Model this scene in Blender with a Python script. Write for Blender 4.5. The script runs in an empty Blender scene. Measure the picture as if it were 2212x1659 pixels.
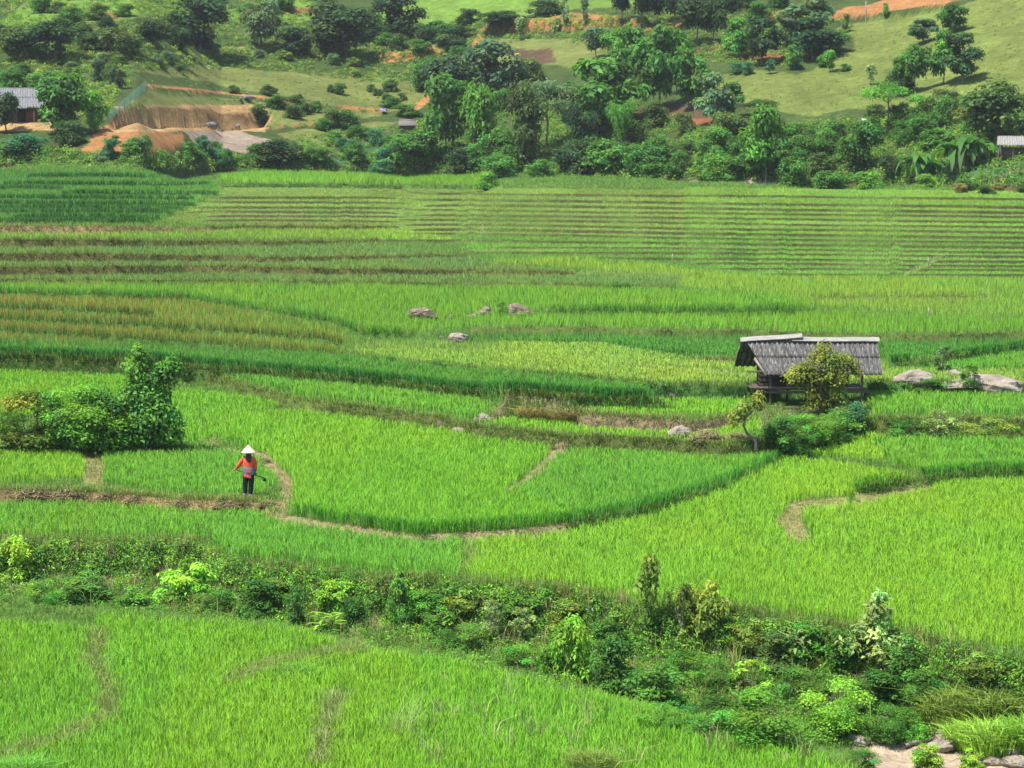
import bpy, math, random
import numpy as np
from mathutils import Vector, Matrix
rng = np.random.default_rng(7); random.seed(7)
C = bpy.context.scene.collection
SC = bpy.context.scene
# ------------------------------------------------------------------ camera model
W0, H0, F, VH, CZ = 2212.0, 1659.0, 4990.0, 210.0, 14.0
PITCH = math.atan((H0/2-VH)/F); cp, sp = math.cos(PITCH), math.sin(PITCH)
def ray(u, v):                       # slopes x/y and z/y of the sight line
    x = (u-W0/2)/F; yc = (H0/2-v)/F
    dy = cp+yc*sp; dz = -sp+yc*cp
    return x/dy, dz/dy
def project(x, y, z):
    z = z-CZ; fd = y*cp-z*sp; vc = y*sp+z*cp
    return W0/2+F*x/fd, H0/2-F*vc/fd
# ------------------------------------------------------------------ noise
def _h(ix, iy, s):
    n = (ix.astype(np.int64)*374761393+iy.astype(np.int64)*668265263+s*974711) & 0x7fffffff
    n = ((n ^ (n >> 13))*1274126177) & 0x7fffffff
    return ((n ^ (n >> 16)) & 0xffff)/65535.0
def vnoise(x, y, s=0):
    x = np.asarray(x, float); y = np.asarray(y, float)
    ix = np.floor(x); iy = np.floor(y); fx = x-ix; fy = y-iy
    fx = fx*fx*(3-2*fx); fy = fy*fy*(3-2*fy)
    a = _h(ix, iy, s); b = _h(ix+1, iy, s); c = _h(ix, iy+1, s); d = _h(ix+1, iy+1, s)
    return (a+(b-a)*fx)*(1-fy)+(c+(d-c)*fx)*fy
def fbm(x, y, s=0, o=4):
    r = 0; a = .5
    for i in range(o):
        r = r+a*(vnoise(x, y, s+i*17)-.5); x = np.asarray(x)*2.03+5.1; y = np.asarray(y)*2.03+1.7; a *= .55
    return r
def sstep(a):
    a = np.clip(a, 0, 1); return a*a*(3-2*a)
def inpoly(u, v, poly):
    u = np.asarray(u); v = np.asarray(v); r = np.zeros(u.shape, bool); n = len(poly)
    xs = [p[0] for p in poly]; ys = [p[1] for p in poly]
    bb = np.nonzero((u > min(xs)) & (u < max(xs)) & (v > min(ys)) & (v < max(ys)))[0] if u.ndim == 1 else None
    if bb is not None:
        uu, vv = u[bb], v[bb]; rr = np.zeros(uu.shape, bool)
    else: uu, vv, rr = u, v, r
    j = n-1
    for i in range(n):
        xi, yi = poly[i]; xj, yj = poly[j]
        if yi != yj:
            rr ^= ((yi > vv) != (yj > vv)) & (uu < (xj-xi)*(vv-yi)/(yj-yi)+xi)
        j = i
    if bb is not None: r[bb] = rr
    else: r = rr
    return r
def dline(u, v, pts, vs=1.0):        # distance to a polyline, v stretched by vs
    d = np.full(np.shape(u), 1e9)
    for (x0, y0), (x1, y1) in zip(pts[:-1], pts[1:]):
        ax, ay = x1-x0, (y1-y0)*vs; px, py = u-x0, (v-y0)*vs
        k = np.clip((px*ax+py*ay)/(ax*ax+ay*ay+1e-9), 0, 1)
        d = np.minimum(d, np.hypot(px-k*ax, py-k*ay))
    return d
# ------------------------------------------------------------------ terrain: terrace lips, near to far
LIPS = []      # dicts: t (K), y (K), h (K), t0, t1, w, seed, amp, col
FG = 0.3       # level of the foreground paddies (camera stands at z = 14)
gully = None; hill = None
def ground(t, y, full=False):
    t = np.asarray(t, float); y = np.asarray(y, float)
    x = t*y
    z = FG+0.10*fbm(x*.25, y*.12, 3, 3)
    near = np.full(z.shape, 9.0); idx = np.full(z.shape, -1)
    cnt = np.zeros(z.shape, int)
    for i, L in enumerate(LIPS):
        f = np.interp(t, L['t'], L['y'])+L['amp']*fbm(t*L['fr'], t*0+i*3.7, i, 4)*2
        lat = sstep((t-L['t0'])/L['ta']+.5)*sstep((L['t1']-t)/L['ta']+.5)
        d = y-f
        z = z+np.interp(t, L['t'], L['h'])*lat*sstep(d/L['w']+1)
        if full:
            m = (np.abs(d) < np.abs(near)) & (lat > .4)
            near = np.where(m, d, near); idx = np.where(m, i, idx)
            cnt = cnt+((d > 0) & (lat > .4))*(i*7+1)*(L['col'] == 'row')
    if gully is not None:
        f0 = np.interp(t, gully['t'], gully['y0']); f1 = np.interp(t, gully['t'], gully['y1'])
        s = np.clip((y-f0)/(f1-f0), 0, 1)
        z = z-np.interp(t, gully['t'], gully['g'])*np.sin(np.pi*s)**.8*(1+.6*fbm(x*.5, y*.5, 91, 3))
    if hill is not None:
        d = y-np.interp(t, hill['t'], hill['y'])
        dp = np.maximum(d, 0)
        e = .9*sstep(d/2.5)+.20*dp+.0004*dp*dp
        e = e+sstep(dp/25)*(3.2*fbm(x*.022, y*.022, 41, 3)+1.1*fbm(x*.09, y*.09, 47, 3))+sstep(dp/4)*.35*fbm(x*.5, y*.5, 53, 2)
        e = e+sstep(dp/30)*np.clip((t-.05)/.2, 0, 1.6)*3.0       # the right flank stands higher
        for b in BANKS:
            f = np.interp(t, b['t'], b['y'])+.5*fbm(t*170, t*0, 7, 3)
            lat = sstep((t-b['t0'])/.004+.5)*sstep((b['t1']-t)/.004+.5)
            dd = y-f
            e = e+b['h']*lat*sstep(dd/b['w']+1)*np.exp(-np.maximum(dd, 0)/b['L'])-b['pre']*lat*np.clip((dd+b['P'])/b['P'], 0, 1)*(1-sstep(dd/b['w']+1))
        bl = sstep((d+1)/9)
        z = z*(1-bl)+np.interp(t, hill['ft'], hill['fz'])*bl+e
    return (z, near, idx, cnt) if full else z
def column(t, y):                    # ground along one sight azimuth (hill not included)
    z = FG+0.10*fbm(t*y*.25, y*.12, 3, 3); T1 = np.array([t])
    for i, L in enumerate(LIPS):
        lat = float(sstep((T1-L['t0'])/L['ta']+.5)[0]*sstep((L['t1']-T1)/L['ta']+.5)[0])
        if lat <= 0: continue
        f = float(np.interp(t, L['t'], L['y'])+L['amp']*fbm(T1*L['fr'], T1*0+i*3.7, i, 4)[0]*2)
        z = z+float(np.interp(t, L['t'], L['h']))*lat*sstep((y-f)/L['w']+1)
    if gully is not None:
        f0 = np.interp(t, gully['t'], gully['y0']); f1 = np.interp(t, gully['t'], gully['y1']); s = np.clip((y-f0)/(f1-f0), 0, 1)
        z = z-np.interp(t, gully['t'], gully['g'])*np.sin(np.pi*s)**.8*(1+.6*fbm(t*y*.5, y*.5, 91, 3))
    return z
BANKS = []
_ys = np.concatenate([np.arange(40, 120, .06), np.arange(120, 260, .12), np.arange(260, 520, .3)])
def cast(u, v, dh=0.0, y0=40):
    t, m = ray(u, v)
    g = (ground(np.full(_ys.shape, t), _ys) if hill else column(t, _ys))+dh
    hit = np.nonzero((CZ+m*_ys <= g) & (_ys >= y0))[0]
    k = hit[0] if len(hit) else len(_ys)-1
    y = _ys[k]
    if k > 0 and len(hit):
        a0 = CZ+m*_ys[k-1]-g[k-1]; a1 = CZ+m*_ys[k]-g[k]
        if a0 > 0 > a1: y = _ys[k-1]+(_ys[k]-_ys[k-1])*a0/(a0-a1)
    return t, y
def P(u, v):
    t, y = cast(u, v)
    return Vector((t*y, y, float(ground(np.array([t]), np.array([y]))[0])))
def ppm(p):                          # pixels per metre at a point
    return F/(p[1]*cp-(p[2]-CZ)*sp)
def lip(pts, h, w=.16, amp=.12, col='olive', fr=260, grass=1.0, gh=.28, taper=22):
    hs = h if isinstance(h, (list, tuple)) else [h]*len(pts)
    T, Y = [], []
    ps = np.array(pts, float); un = np.unique(np.concatenate([ps[:, 0], np.arange(ps[0, 0], ps[-1, 0], 28.0)]))
    vn = np.interp(un, ps[:, 0], ps[:, 1]); hs = list(np.interp(un, ps[:, 0], hs))
    for (u, v), hh in zip(zip(un, vn), hs):
        t, y = cast(u, v, hh); T.append(t); Y.append(y)
    o = np.argsort(T)
    u0, u1 = pts[0][0], pts[-1][0]
    t0 = -9 if u0 <= 0 else T[0]; t1 = 9 if u1 >= 2212 else T[-1]
    LIPS.append(dict(t=np.array(T)[o], y=np.array(Y)[o], h=np.array(hs)[o], t0=t0, t1=t1, ta=taper/F, w=w, amp=amp, col=col, fr=fr, grass=grass, gh=gh))
# gully edges on the foreground side
EDGE = [(0,1300),(130,1325),(300,1335),(640,1368),(760,1408),(1000,1440),(1200,1495),(1400,1538),(1560,1570),(1850,1665)]
_eg = [cast(u, v) for u, v in EDGE]
BANK = [(0,1168),(100,1170),(430,1172),(490,1214),(620,1226),(800,1248),(1000,1260),(1250,1276),(1400,1310),(1600,1322),(1750,1342),(1950,1372),(2070,1400),(2212,1432)]
lip(BANK, .8, w=.8, amp=.6, col='bank', fr=200, grass=2.0, gh=.3)
_l1 = LIPS[0]
_tt = np.array([e[0] for e in _eg]+[.17, .23, .3])
gully = dict(t=_tt, y0=np.array([e[1] for e in _eg]+[46, 45.5, 45.5]), y1=np.interp(_tt, _l1['t'], _l1['y'])-.3,
             g=np.interp(_tt, [-.25, -.1, 0, .12, .25], [.25, .3, .45, .8, 1.0]))
lip([(0,1060),(200,1064),(330,1076),(430,1082),(560,1086),(600,1112)], [.38,.38,.36,.36,.34,.3], col='straw', amp=.2, grass=1.3)
lip([(600,1112),(700,1128),(900,1157),(1100,1146),(1235,1133)], [.3,.3,.3,.28,.25], col='path', amp=.15, grass=.5, gh=.12)
lip([(1235,1133),(1420,1096),(1560,1052),(1690,992)], [.25,.24,.22,.15], col='green', amp=.15, grass=.3)
lip([(1850,1052),(2000,1036),(2120,1024),(2212,1022)], .28, col='green', grass=1.0, gh=.3, taper=120)
lip([(0,962),(180,964),(260,960),(330,958),(400,965)], [.3,.3,.3,.25,.1], col='olive', amp=.3)
lip([(0,786),(240,796),(380,804),(470,816),(590,849),(660,868),(800,882),(950,902),(1040,924),(1200,941),(1400,951),(1560,962),(1640,952),(1760,938),(1870,906),(2050,905),(2212,912)],
    [.35,.35,.35,.35,.45,.52,.56,.56,.5,.5,.5,.55,.6,.6,.6,.55,.55], w=.25, col='olive', amp=.25, grass=2.4, gh=.24)
lip([(1062,884),(1100,868),(1240,882),(1260,894),(1400,904),(1500,910),(1600,900)], [.4,.55,.55,.5,.45,.45,.3], col='dry', amp=.15, grass=1.6, taper=60)
lip([(0,772),(230,779),(370,791),(500,800),(700,816),(850,831),(1000,849),(1150,859),(1430,868)], .35, col='green', grass=1.4, gh=.34, taper=90)
lip([(740,766),(930,789),(1100,803),(1300,820),(1430,832),(1630,834),(1870,828),(2100,829),(2212,836)], [.22,.25,.25,.3,.5,.5,.5,.5,.4], col='leafy', amp=.2)
lip([(1920,783),(2010,780),(2100,766),(2212,750)], .3, col='green', grass=.4)
lip([(1500,776),(1630,782),(1700,783)], .12, col='soil', grass=.5, taper=160)
lip([(0,713),(370,737),(740,767)], .28, col='green', grass=.6, taper=130)
lip([(0,688),(300,702),(600,724),(740,737)], .28, col='green', grass=.6, taper=130)
lip([(0,663),(200,673),(330,676)], .28, col='green', grass=.6, taper=130)
lip([(0,632),(400,643),(700,692),(790,720),(893,720)], .25, col='green', grass=.6, taper=130)
lip([(1010,708),(1300,709),(1475,716),(1600,714),(1900,725),(2010,724),(2160,719),(2212,719)], .3, col='olive', grass=.8)
lip([(2110,687),(2212,689)], .10, col='soil', grass=.6, taper=160)
lip([(1160,672),(1475,673),(1770,668)], .28, col='green', grass=.6, taper=180)
lip([(1760,640),(2000,641),(2150,638)], .2, col='olive', grass=.5, taper=200)
lip([(0,603),(400,605),(800,609),(1100,613),(1320,617),(1460,619)], [.34,.28,.22,.16,.12,.08], col='olive', grass=1.5, amp=.2, taper=160)
lip([(0,577),(400,573),(700,580),(1000,584),(1240,588)], [.52,.46,.38,.28,.14], col='brown', grass=2.2, amp=.3, taper=160)
lip([(0,547),(300,549),(600,556),(1010,550)], [.50,.42,.30,.12], col='brown', grass=2.2, amp=.3, taper=160)
lip([(0,517),(300,519),(600,522),(815,519)], [.48,.42,.30,.12], col='brown', grass=2.2, amp=.3, taper=160)
lip([(0,488),(200,489),(465,492)], [.5,.45,.25], col='straw', grass=1.6, amp=.3, taper=110)
lip([(455,487),(650,488),(850,491)], .3, col='brown', grass=1, taper=160)
def rows(lst, h, col, us):
    for r in lst:
        vs, u0, u1 = r
        sd = random.uniform(0, 99); pts = [(u, float(np.interp(u, us, vs)+3.4*fbm(np.array([u/330+sd]), np.array([sd]), 8, 3)[0])) for u in np.arange(u0, u1+1, 35)]+[(u1+.5, float(np.interp(u1, us, vs)))]
        lip(pts, h/(23+.063*(vs[1]-415))*random.uniform(.85, 1.2), w=.12, amp=.16, col=col, fr=160, grass=.2 if col == 'row' else 0, gh=.12, taper=110)
# right-hand rows, near to far
US = [1000, 1475, 2212]
rows([((592,590,593),1640,2300), ((578,578,582),1550,2300), ((566,567,573),1500,2300), ((554,556,563),1250,2300),
      ((543,545,553),1000,2300), ((533,534,544),1050,2300), ((518,523,533),800,2300), ((503,512,522),870,2300), ((493,502,511),890,2300), ((483,491,500),880,2300),
      ((473,480,489),870,2300), ((463,469,478),900,2300), ((452,458,467),870,2300), ((441,447,457),920,2300), ((430,436,446),885,2300), ((416,421,428),860,2300)], 5.0, 'row', US)
rows([((474,476,476),440,860), ((464,466,466),450,870), ((455,458,458),420,855), ((445,447,447),425,860), ((434,436,436),430,870), ((424,425,425),440,850)], 4.8, 'row', [430, 850, 2212])
rows([((477,477,477),-300,335), ((467,467,467),30,342), ((458,458,458),-300,365), ((449,449,449),-300,390), ((439,440,440),-300,420),
      ((427,428,428),-300,415), ((416,417,417),135,470), ((405,406,406),-300,135), ((396,398,398),10,465), ((379,379,379),58,333)], 5.2, 'arow', [0, 335, 2212])
lip([(480,398),(700,398),(1060,404)], .3, col='leafy', grass=1.0, taper=150)
# far edge of the valley floor and the hill behind
FAR = [(0,366),(300,366),(480,374),(800,380),(1000,386),(1500,394),(1900,404),(2212,416)]
_fe = [cast(u, v) for u, v in FAR]
_ft = (np.array([-300, 250, 1000, 1600, 2000, 2500])-W0/2)/F
_fz = ground(_ft, np.interp(_ft, [f[0] for f in _fe], [f[1] for f in _fe]))
hill = dict(t=np.array([f[0] for f in _fe]), y=np.array([f[1] for f in _fe]), ft=_ft, fz=_fz)
def bank(pts, h, w=.7, L=10, pre=0, P=6):
    tt = [cast(u, v) for u, v in pts]
    BANKS.append(dict(t=np.array([a[0] for a in tt]), y=np.array([a[1] for a in tt]), t0=tt[0][0], t1=tt[-1][0], h=h, w=w, L=L, pre=pre, P=P))
bank([(240,246),(330,242),(450,241),(578,242)], .25, w=.5, L=9, pre=1.75, P=8)
bank([(318,190),(440,204),(560,218),(700,232),(830,244)], .45, w=.4, L=4)
bank([(580,278),(740,264)], .35, w=.4, L=4)
bank([(815,128),(880,128),(960,120)], .9, w=.8, L=6)
bank([(1050,72),(1150,68),(1260,66),(1400,64)], 1.4, w=.9, L=8)
bank([(1610,42),(1800,40),(2060,20)], .8, w=1.0, L=8)
_tu = np.arange(-260, 2480, 5.0); _tt2 = (_tu-W0/2)/F
_tab = np.stack([ground(np.full(_ys.shape, a), _ys) for a in _tt2])
def P(u, v):                         # point of the finished ground seen at (u, v)
    t, m = ray(u, v); c = float(np.clip((t-_tt2[0])/(_tt2[1]-_tt2[0]), 0, len(_tt2)-1.001)); i = int(c); c -= i
    g = _tab[i]*(1-c)+_tab[i+1]*c; e = CZ+m*_ys-g; k = int(np.argmax(e <= 0)) or len(_ys)-1
    a0, a1 = e[k-1], e[k]; q = a0/(a0-a1) if a0 > 0 > a1 else 1
    y = _ys[k-1]+(_ys[k]-_ys[k-1])*q
    return Vector((t*y, y, g[k-1]*(1-q)+g[k]*q))
print('terrain ready', len(LIPS), 'far', hill['y'])
# ------------------------------------------------------------------ materials
def new_mat(name):
    m = bpy.data.materials.new(name); m.use_nodes = True
    n = m.node_tree.nodes; n.clear(); return m, n, m.node_tree.links
def leaf_mat(name, transl=.4, rough=.5, spec=.25, upn=0.0, tcol=(1.25, 1.2, .55)):
    m, n, l = new_mat(name)
    out = n.new('ShaderNodeOutputMaterial'); at = n.new('ShaderNodeAttribute'); at.attribute_name = 'Col'
    oi = n.new('ShaderNodeObjectInfo')
    mx = n.new('ShaderNodeMix'); mx.data_type = 'RGBA'; mx.blend_type = 'MULTIPLY'; mx.inputs[0].default_value = 1
    l.new(at.outputs['Color'], mx.inputs[6]); l.new(oi.outputs['Color'], mx.inputs[7])
    b = n.new('ShaderNodeBsdfPrincipled'); b.inputs['Roughness'].default_value = rough; b.inputs['Specular IOR Level'].default_value = spec
    l.new(mx.outputs[2], b.inputs['Base Color'])
    tr = n.new('ShaderNodeBsdfTranslucent')
    if upn:
        ge = n.new('ShaderNodeNewGeometry'); sc = n.new('ShaderNodeVectorMath'); sc.operation = 'SCALE'; sc.inputs['Scale'].default_value = 1-upn
        ad = n.new('ShaderNodeVectorMath'); ad.operation = 'ADD'; ad.inputs[1].default_value = (0, 0, upn); nm = n.new('ShaderNodeVectorMath'); nm.operation = 'NORMALIZE'
        l.new(ge.outputs['Normal'], sc.inputs[0]); l.new(sc.outputs[0], ad.inputs[0]); l.new(ad.outputs[0], nm.inputs[0]); l.new(nm.outputs[0], b.inputs['Normal'])
    m2 = n.new('ShaderNodeMix'); m2.data_type = 'RGBA'; m2.blend_type = 'MULTIPLY'; m2.inputs[0].default_value = 1
    l.new(mx.outputs[2], m2.inputs[6]); m2.inputs[7].default_value = (*tcol, 1); l.new(m2.outputs[2], tr.inputs['Color'])
    ms = n.new('ShaderNodeMixShader'); ms.inputs[0].default_value = transl
    l.new(b.outputs[0], ms.inputs[1]); l.new(tr.outputs[0], ms.inputs[2]); l.new(ms.outputs[0], out.inputs[0])
    return m
def noise_mat(name, c1, c2, scale=6, stretch=(1, 1, 1), rough=.85, bump=.3, c3=None, scale3=40, t3=(.55, .65), lo=.35, hi=.65, spec=.2, bscale=None, tint=False):
    m, n, l = new_mat(name)
    out = n.new('ShaderNodeOutputMaterial'); b = n.new('ShaderNodeBsdfPrincipled')
    b.inputs['Roughness'].default_value = rough; b.inputs['Specular IOR Level'].default_value = spec
    tc = n.new('ShaderNodeTexCoord'); mp = n.new('ShaderNodeMapping'); mp.inputs['Scale'].default_value = stretch
    l.new(tc.outputs['Object'], mp.inputs[0])
    nz = n.new('ShaderNodeTexNoise'); nz.inputs['Scale'].default_value = scale; nz.inputs['Detail'].default_value = 6; nz.inputs['Roughness'].default_value = .65
    l.new(mp.outputs[0], nz.inputs['Vector'])
    r = n.new('ShaderNodeValToRGB'); r.color_ramp.elements[0].position = lo; r.color_ramp.elements[1].position = hi
    r.color_ramp.elements[0].color = (*c1, 1); r.color_ramp.elements[1].color = (*c2, 1)
    l.new(nz.outputs['Fac'], r.inputs[0]); col = r.outputs[0]
    if c3:
        n3 = n.new('ShaderNodeTexNoise'); n3.inputs['Scale'].default_value = scale3; n3.inputs['Detail'].default_value = 4
        l.new(mp.outputs[0], n3.inputs['Vector'])
        r3 = n.new('ShaderNodeMapRange'); r3.inputs[1].default_value, r3.inputs[2].default_value = t3
        l.new(n3.outputs['Fac'], r3.inputs[0])
        mx = n.new('ShaderNodeMix'); mx.data_type = 'RGBA'; l.new(r3.outputs[0], mx.inputs[0]); l.new(col, mx.inputs[6]); mx.inputs[7].default_value = (*c3, 1)
        col = mx.outputs[2]
    l.new(col, b.inputs['Base Color'])
    if bump:
        bp = n.new('ShaderNodeBump'); bp.inputs['Strength'].default_value = bump; bp.inputs['Distance'].default_value = .05
        if bscale:
            nb = n.new('ShaderNodeTexNoise'); nb.inputs['Scale'].default_value = bscale; nb.inputs['Detail'].default_value = 5
            l.new(mp.outputs[0], nb.inputs['Vector']); l.new(nb.outputs['Fac'], bp.inputs['Height'])
        else: l.new(nz.outputs['Fac'], bp.inputs['Height'])
        l.new(bp.outputs[0], b.inputs['Normal'])
    l.new(b.outputs[0], out.inputs[0]); return m
def ground_mat():
    m, n, l = new_mat('valley_ground')
    out = n.new('ShaderNodeOutputMaterial'); b = n.new('ShaderNodeBsdfPrincipled'); b.inputs['Roughness'].default_value = .95; b.inputs['Specular IOR Level'].default_value = .08
    at = n.new('ShaderNodeAttribute'); at.attribute_name = 'Col'
    tc = n.new('ShaderNodeTexCoord'); col = at.outputs['Color']
    for sc, lo, hi, d in ((.12, .82, 1.2, 3), (1.1, .72, 1.3, 5), (5.0, .7, 1.32, 4)):
        nz = n.new('ShaderNodeTexNoise'); nz.inputs['Scale'].default_value = sc; nz.inputs['Detail'].default_value = d; nz.inputs['Roughness'].default_value = .7
        l.new(tc.outputs['Object'], nz.inputs['Vector'])
        mr = n.new('ShaderNodeMapRange'); mr.inputs[1].default_value = .3; mr.inputs[2].default_value = .7; mr.inputs[3].default_value = lo; mr.inputs[4].default_value = hi
        l.new(nz.outputs['Fac'], mr.inputs[0])
        mx = n.new('ShaderNodeMix'); mx.data_type = 'RGBA'; mx.blend_type = 'MULTIPLY'; mx.inputs[0].default_value = 1
        l.new(col, mx.inputs[6]); l.new(mr.outputs[0], mx.inputs[7]); col = mx.outputs[2]
    l.new(col, b.inputs['Base Color'])
    bp = n.new('ShaderNodeBump'); bp.inputs['Strength'].default_value = .6; bp.inputs['Distance'].default_value = .25; l.new(nz.outputs['Fac'], bp.inputs['Height']); l.new(bp.outputs[0], b.inputs['Normal'])
    l.new(b.outputs[0], out.inputs[0]); return m
M = {}
M['ground'] = ground_mat()
M['rice'] = leaf_mat('rice_leaf', .36, .55, .15, .62)
M['grass'] = leaf_mat('grass_blade', .33, .65, .12, .5, tcol=(1.15, 1.1, .6))
M['leaf'] = leaf_mat('leaf', .42, .55, .14, .3)
M['bark'] = noise_mat('bark', (.09, .075, .06), (.2, .17, .14), 9, (1, 1, .25))
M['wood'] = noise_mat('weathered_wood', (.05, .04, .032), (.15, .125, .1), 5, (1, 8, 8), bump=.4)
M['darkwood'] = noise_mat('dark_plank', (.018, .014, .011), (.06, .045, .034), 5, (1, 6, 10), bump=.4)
M['greywood'] = noise_mat('grey_driftwood', (.16, .13, .1), (.34, .28, .21), 5, (1, 7, 7), bump=.4)
M['rock'] = noise_mat('boulder_rock', (.055, .042, .028), (.20, .155, .108), 3.2, (1, 1, 2.5), c3=(.31, .27, .20), scale3=7, t3=(.54, .68), bump=.9, bscale=6)
M['palerock'] = noise_mat('pale_stone', (.17, .14, .11), (.36, .31, .25), 3, c3=(.09, .075, .06), scale3=6, t3=(.58, .7), bump=.7, bscale=8)
M['roof'] = noise_mat('corrugated_cement', (.034, .032, .030), (.125, .12, .113), 2.6, (5, .8, .8), c3=(.26, .25, .235), scale3=6, t3=(.54, .68), bump=.15, lo=.3, hi=.7)
M['ridge'] = noise_mat('pale_ridge_sheet', (.19, .18, .165), (.31, .295, .27), 3, (1, 4, 4), c3=(.10, .095, .085), scale3=7, t3=(.62, .72), bump=.1)
M['board'] = noise_mat('pale_board', (.20, .175, .14), (.32, .285, .235), 5, (5, 1, 1), bump=.1)
# ------------------------------------------------------------------ mesh helpers
def np_mesh(name, verts, quads=None, tris=None, mat=None, col=None, smooth=False):
    me = bpy.data.meshes.new(name); verts = np.ascontiguousarray(verts, np.float32)
    nq = 0 if quads is None else len(quads); nt = 0 if tris is None else len(tris)
    me.vertices.add(len(verts)); me.vertices.foreach_set('co', verts.ravel())
    parts = []
    if nq: parts.append(np.asarray(quads, np.int32).ravel())
    if nt: parts.append(np.asarray(tris, np.int32).ravel())
    li = np.concatenate(parts); me.loops.add(len(li)); me.loops.foreach_set('vertex_index', li)
    st = np.concatenate([np.arange(nq)*4, nq*4+np.arange(nt)*3]).astype(np.int32)
    me.polygons.add(nq+nt); me.polygons.foreach_set('loop_start', st)
    if smooth: me.polygons.foreach_set('use_smooth', np.ones(nq+nt, bool))
    me.update(calc_edges=True)
    if col is not None:
        a = me.attributes.new('Col', 'FLOAT_COLOR', 'POINT')
        c = np.ones((len(verts), 4), np.float32); c[:, :3] = col; a.data.foreach_set('color', c.ravel())
    if mat: me.materials.append(mat)
    return me
def link(name, me, parent=None, loc=None):
    o = bpy.data.objects.new(name, me); C.objects.link(o)
    if parent: o.parent = parent
    if loc is not None: o.location = loc
    return o
def tag(o, label=None, cat=None, group=None, kind=None):
    if label: o['label'] = label
    if cat: o['category'] = cat
    if group: o['group'] = group
    if kind: o['kind'] = kind
    return o
def blade_arrays(Pt, h, w, col, k, lean=.35, spread=.08, droop=.15, simple=False, cvar=.18, r=rng, tip=None):
    """k grass blades round each point; h, w per point; col (N,3)"""
    N = len(Pt)*k
    p = np.repeat(Pt, k, 0).astype(np.float64); h = np.repeat(h, k)*r.uniform(.8, 1.12, N); w = np.repeat(w, k)*r.uniform(.7, 1.3, N)
    c = np.repeat(col, k, 0)*np.clip(1+r.normal(0, cvar, (N, 1)), .5, 1.7)*np.clip(1+r.normal(0, .05, (N, 3)), .8, 1.2)
    a = r.uniform(0, 2*np.pi, N); sp_ = r.uniform(0, 1, N)**.5*spread
    p[:, 0] += np.cos(a)*sp_; p[:, 1] += np.sin(a)*sp_
    a2 = a+r.normal(0, .7, N); ln = h*np.abs(r.normal(lean, lean*.5, N))
    dx, dy = np.cos(a2)*ln, np.sin(a2)*ln
    b = r.uniform(0, np.pi, N); wx, wy = np.cos(b)*w*.5, np.sin(b)*w*.5
    z0 = p[:, 2]-.03
    if simple:
        V = np.stack([np.stack([p[:, 0]-wx, p[:, 1]-wy, z0], 1), np.stack([p[:, 0]+wx, p[:, 1]+wy, z0], 1),
                      np.stack([p[:, 0]+dx, p[:, 1]+dy, z0+h], 1)], 1)
        T = np.arange(N*3).reshape(N, 3); Q = None; nv = 3
    else:
        mx, my = p[:, 0]+dx*.32, p[:, 1]+dy*.32; mz = z0+h*.62
        V = np.stack([np.stack([p[:, 0]-wx*.6, p[:, 1]-wy*.6, z0], 1), np.stack([p[:, 0]+wx*.6, p[:, 1]+wy*.6, z0], 1),
                      np.stack([mx+wx, my+wy, mz], 1), np.stack([mx-wx, my-wy, mz], 1),
                      np.stack([p[:, 0]+dx, p[:, 1]+dy, z0+h*(1-droop)], 1)], 1)
        i = np.arange(N)[:, None]*5
        Q = i+np.array([0, 1, 2, 3]); T = i+np.array([3, 2, 4]); nv = 5
    cc = np.repeat(c, nv, 0).reshape(N, nv, 3)
    if tip is not None:
        f = np.repeat(tip[1], k)[:, None]; sel = (r.uniform(0, 1, N) < .7)[:, None]*f
        cc[:, nv-1] = cc[:, nv-1]*(1-sel)+np.array(tip[0])*sel
        if nv == 3:
            for q in (0, 1): cc[:, q] = cc[:, q]*(1-.35*sel)+np.array(tip[0])*.35*sel
        if nv == 5:
            for q in (2, 3): cc[:, q] = cc[:, q]*(1-.4*sel)+np.array(tip[0])*.4*sel
    return V.reshape(-1, 3), Q, T, cc.reshape(-1, 3)
def join_arrays(lst):
    V, Q, T, K = [], [], [], []; o = 0
    for v, q, t, c in lst:
        V.append(v); K.append(c)
        if q is not None: Q.append(q+o)
        if t is not None: T.append(t+o)
        o += len(v)
    return np.concatenate(V), (np.concatenate(Q) if Q else None), (np.concatenate(T) if T else None), np.concatenate(K)
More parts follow.
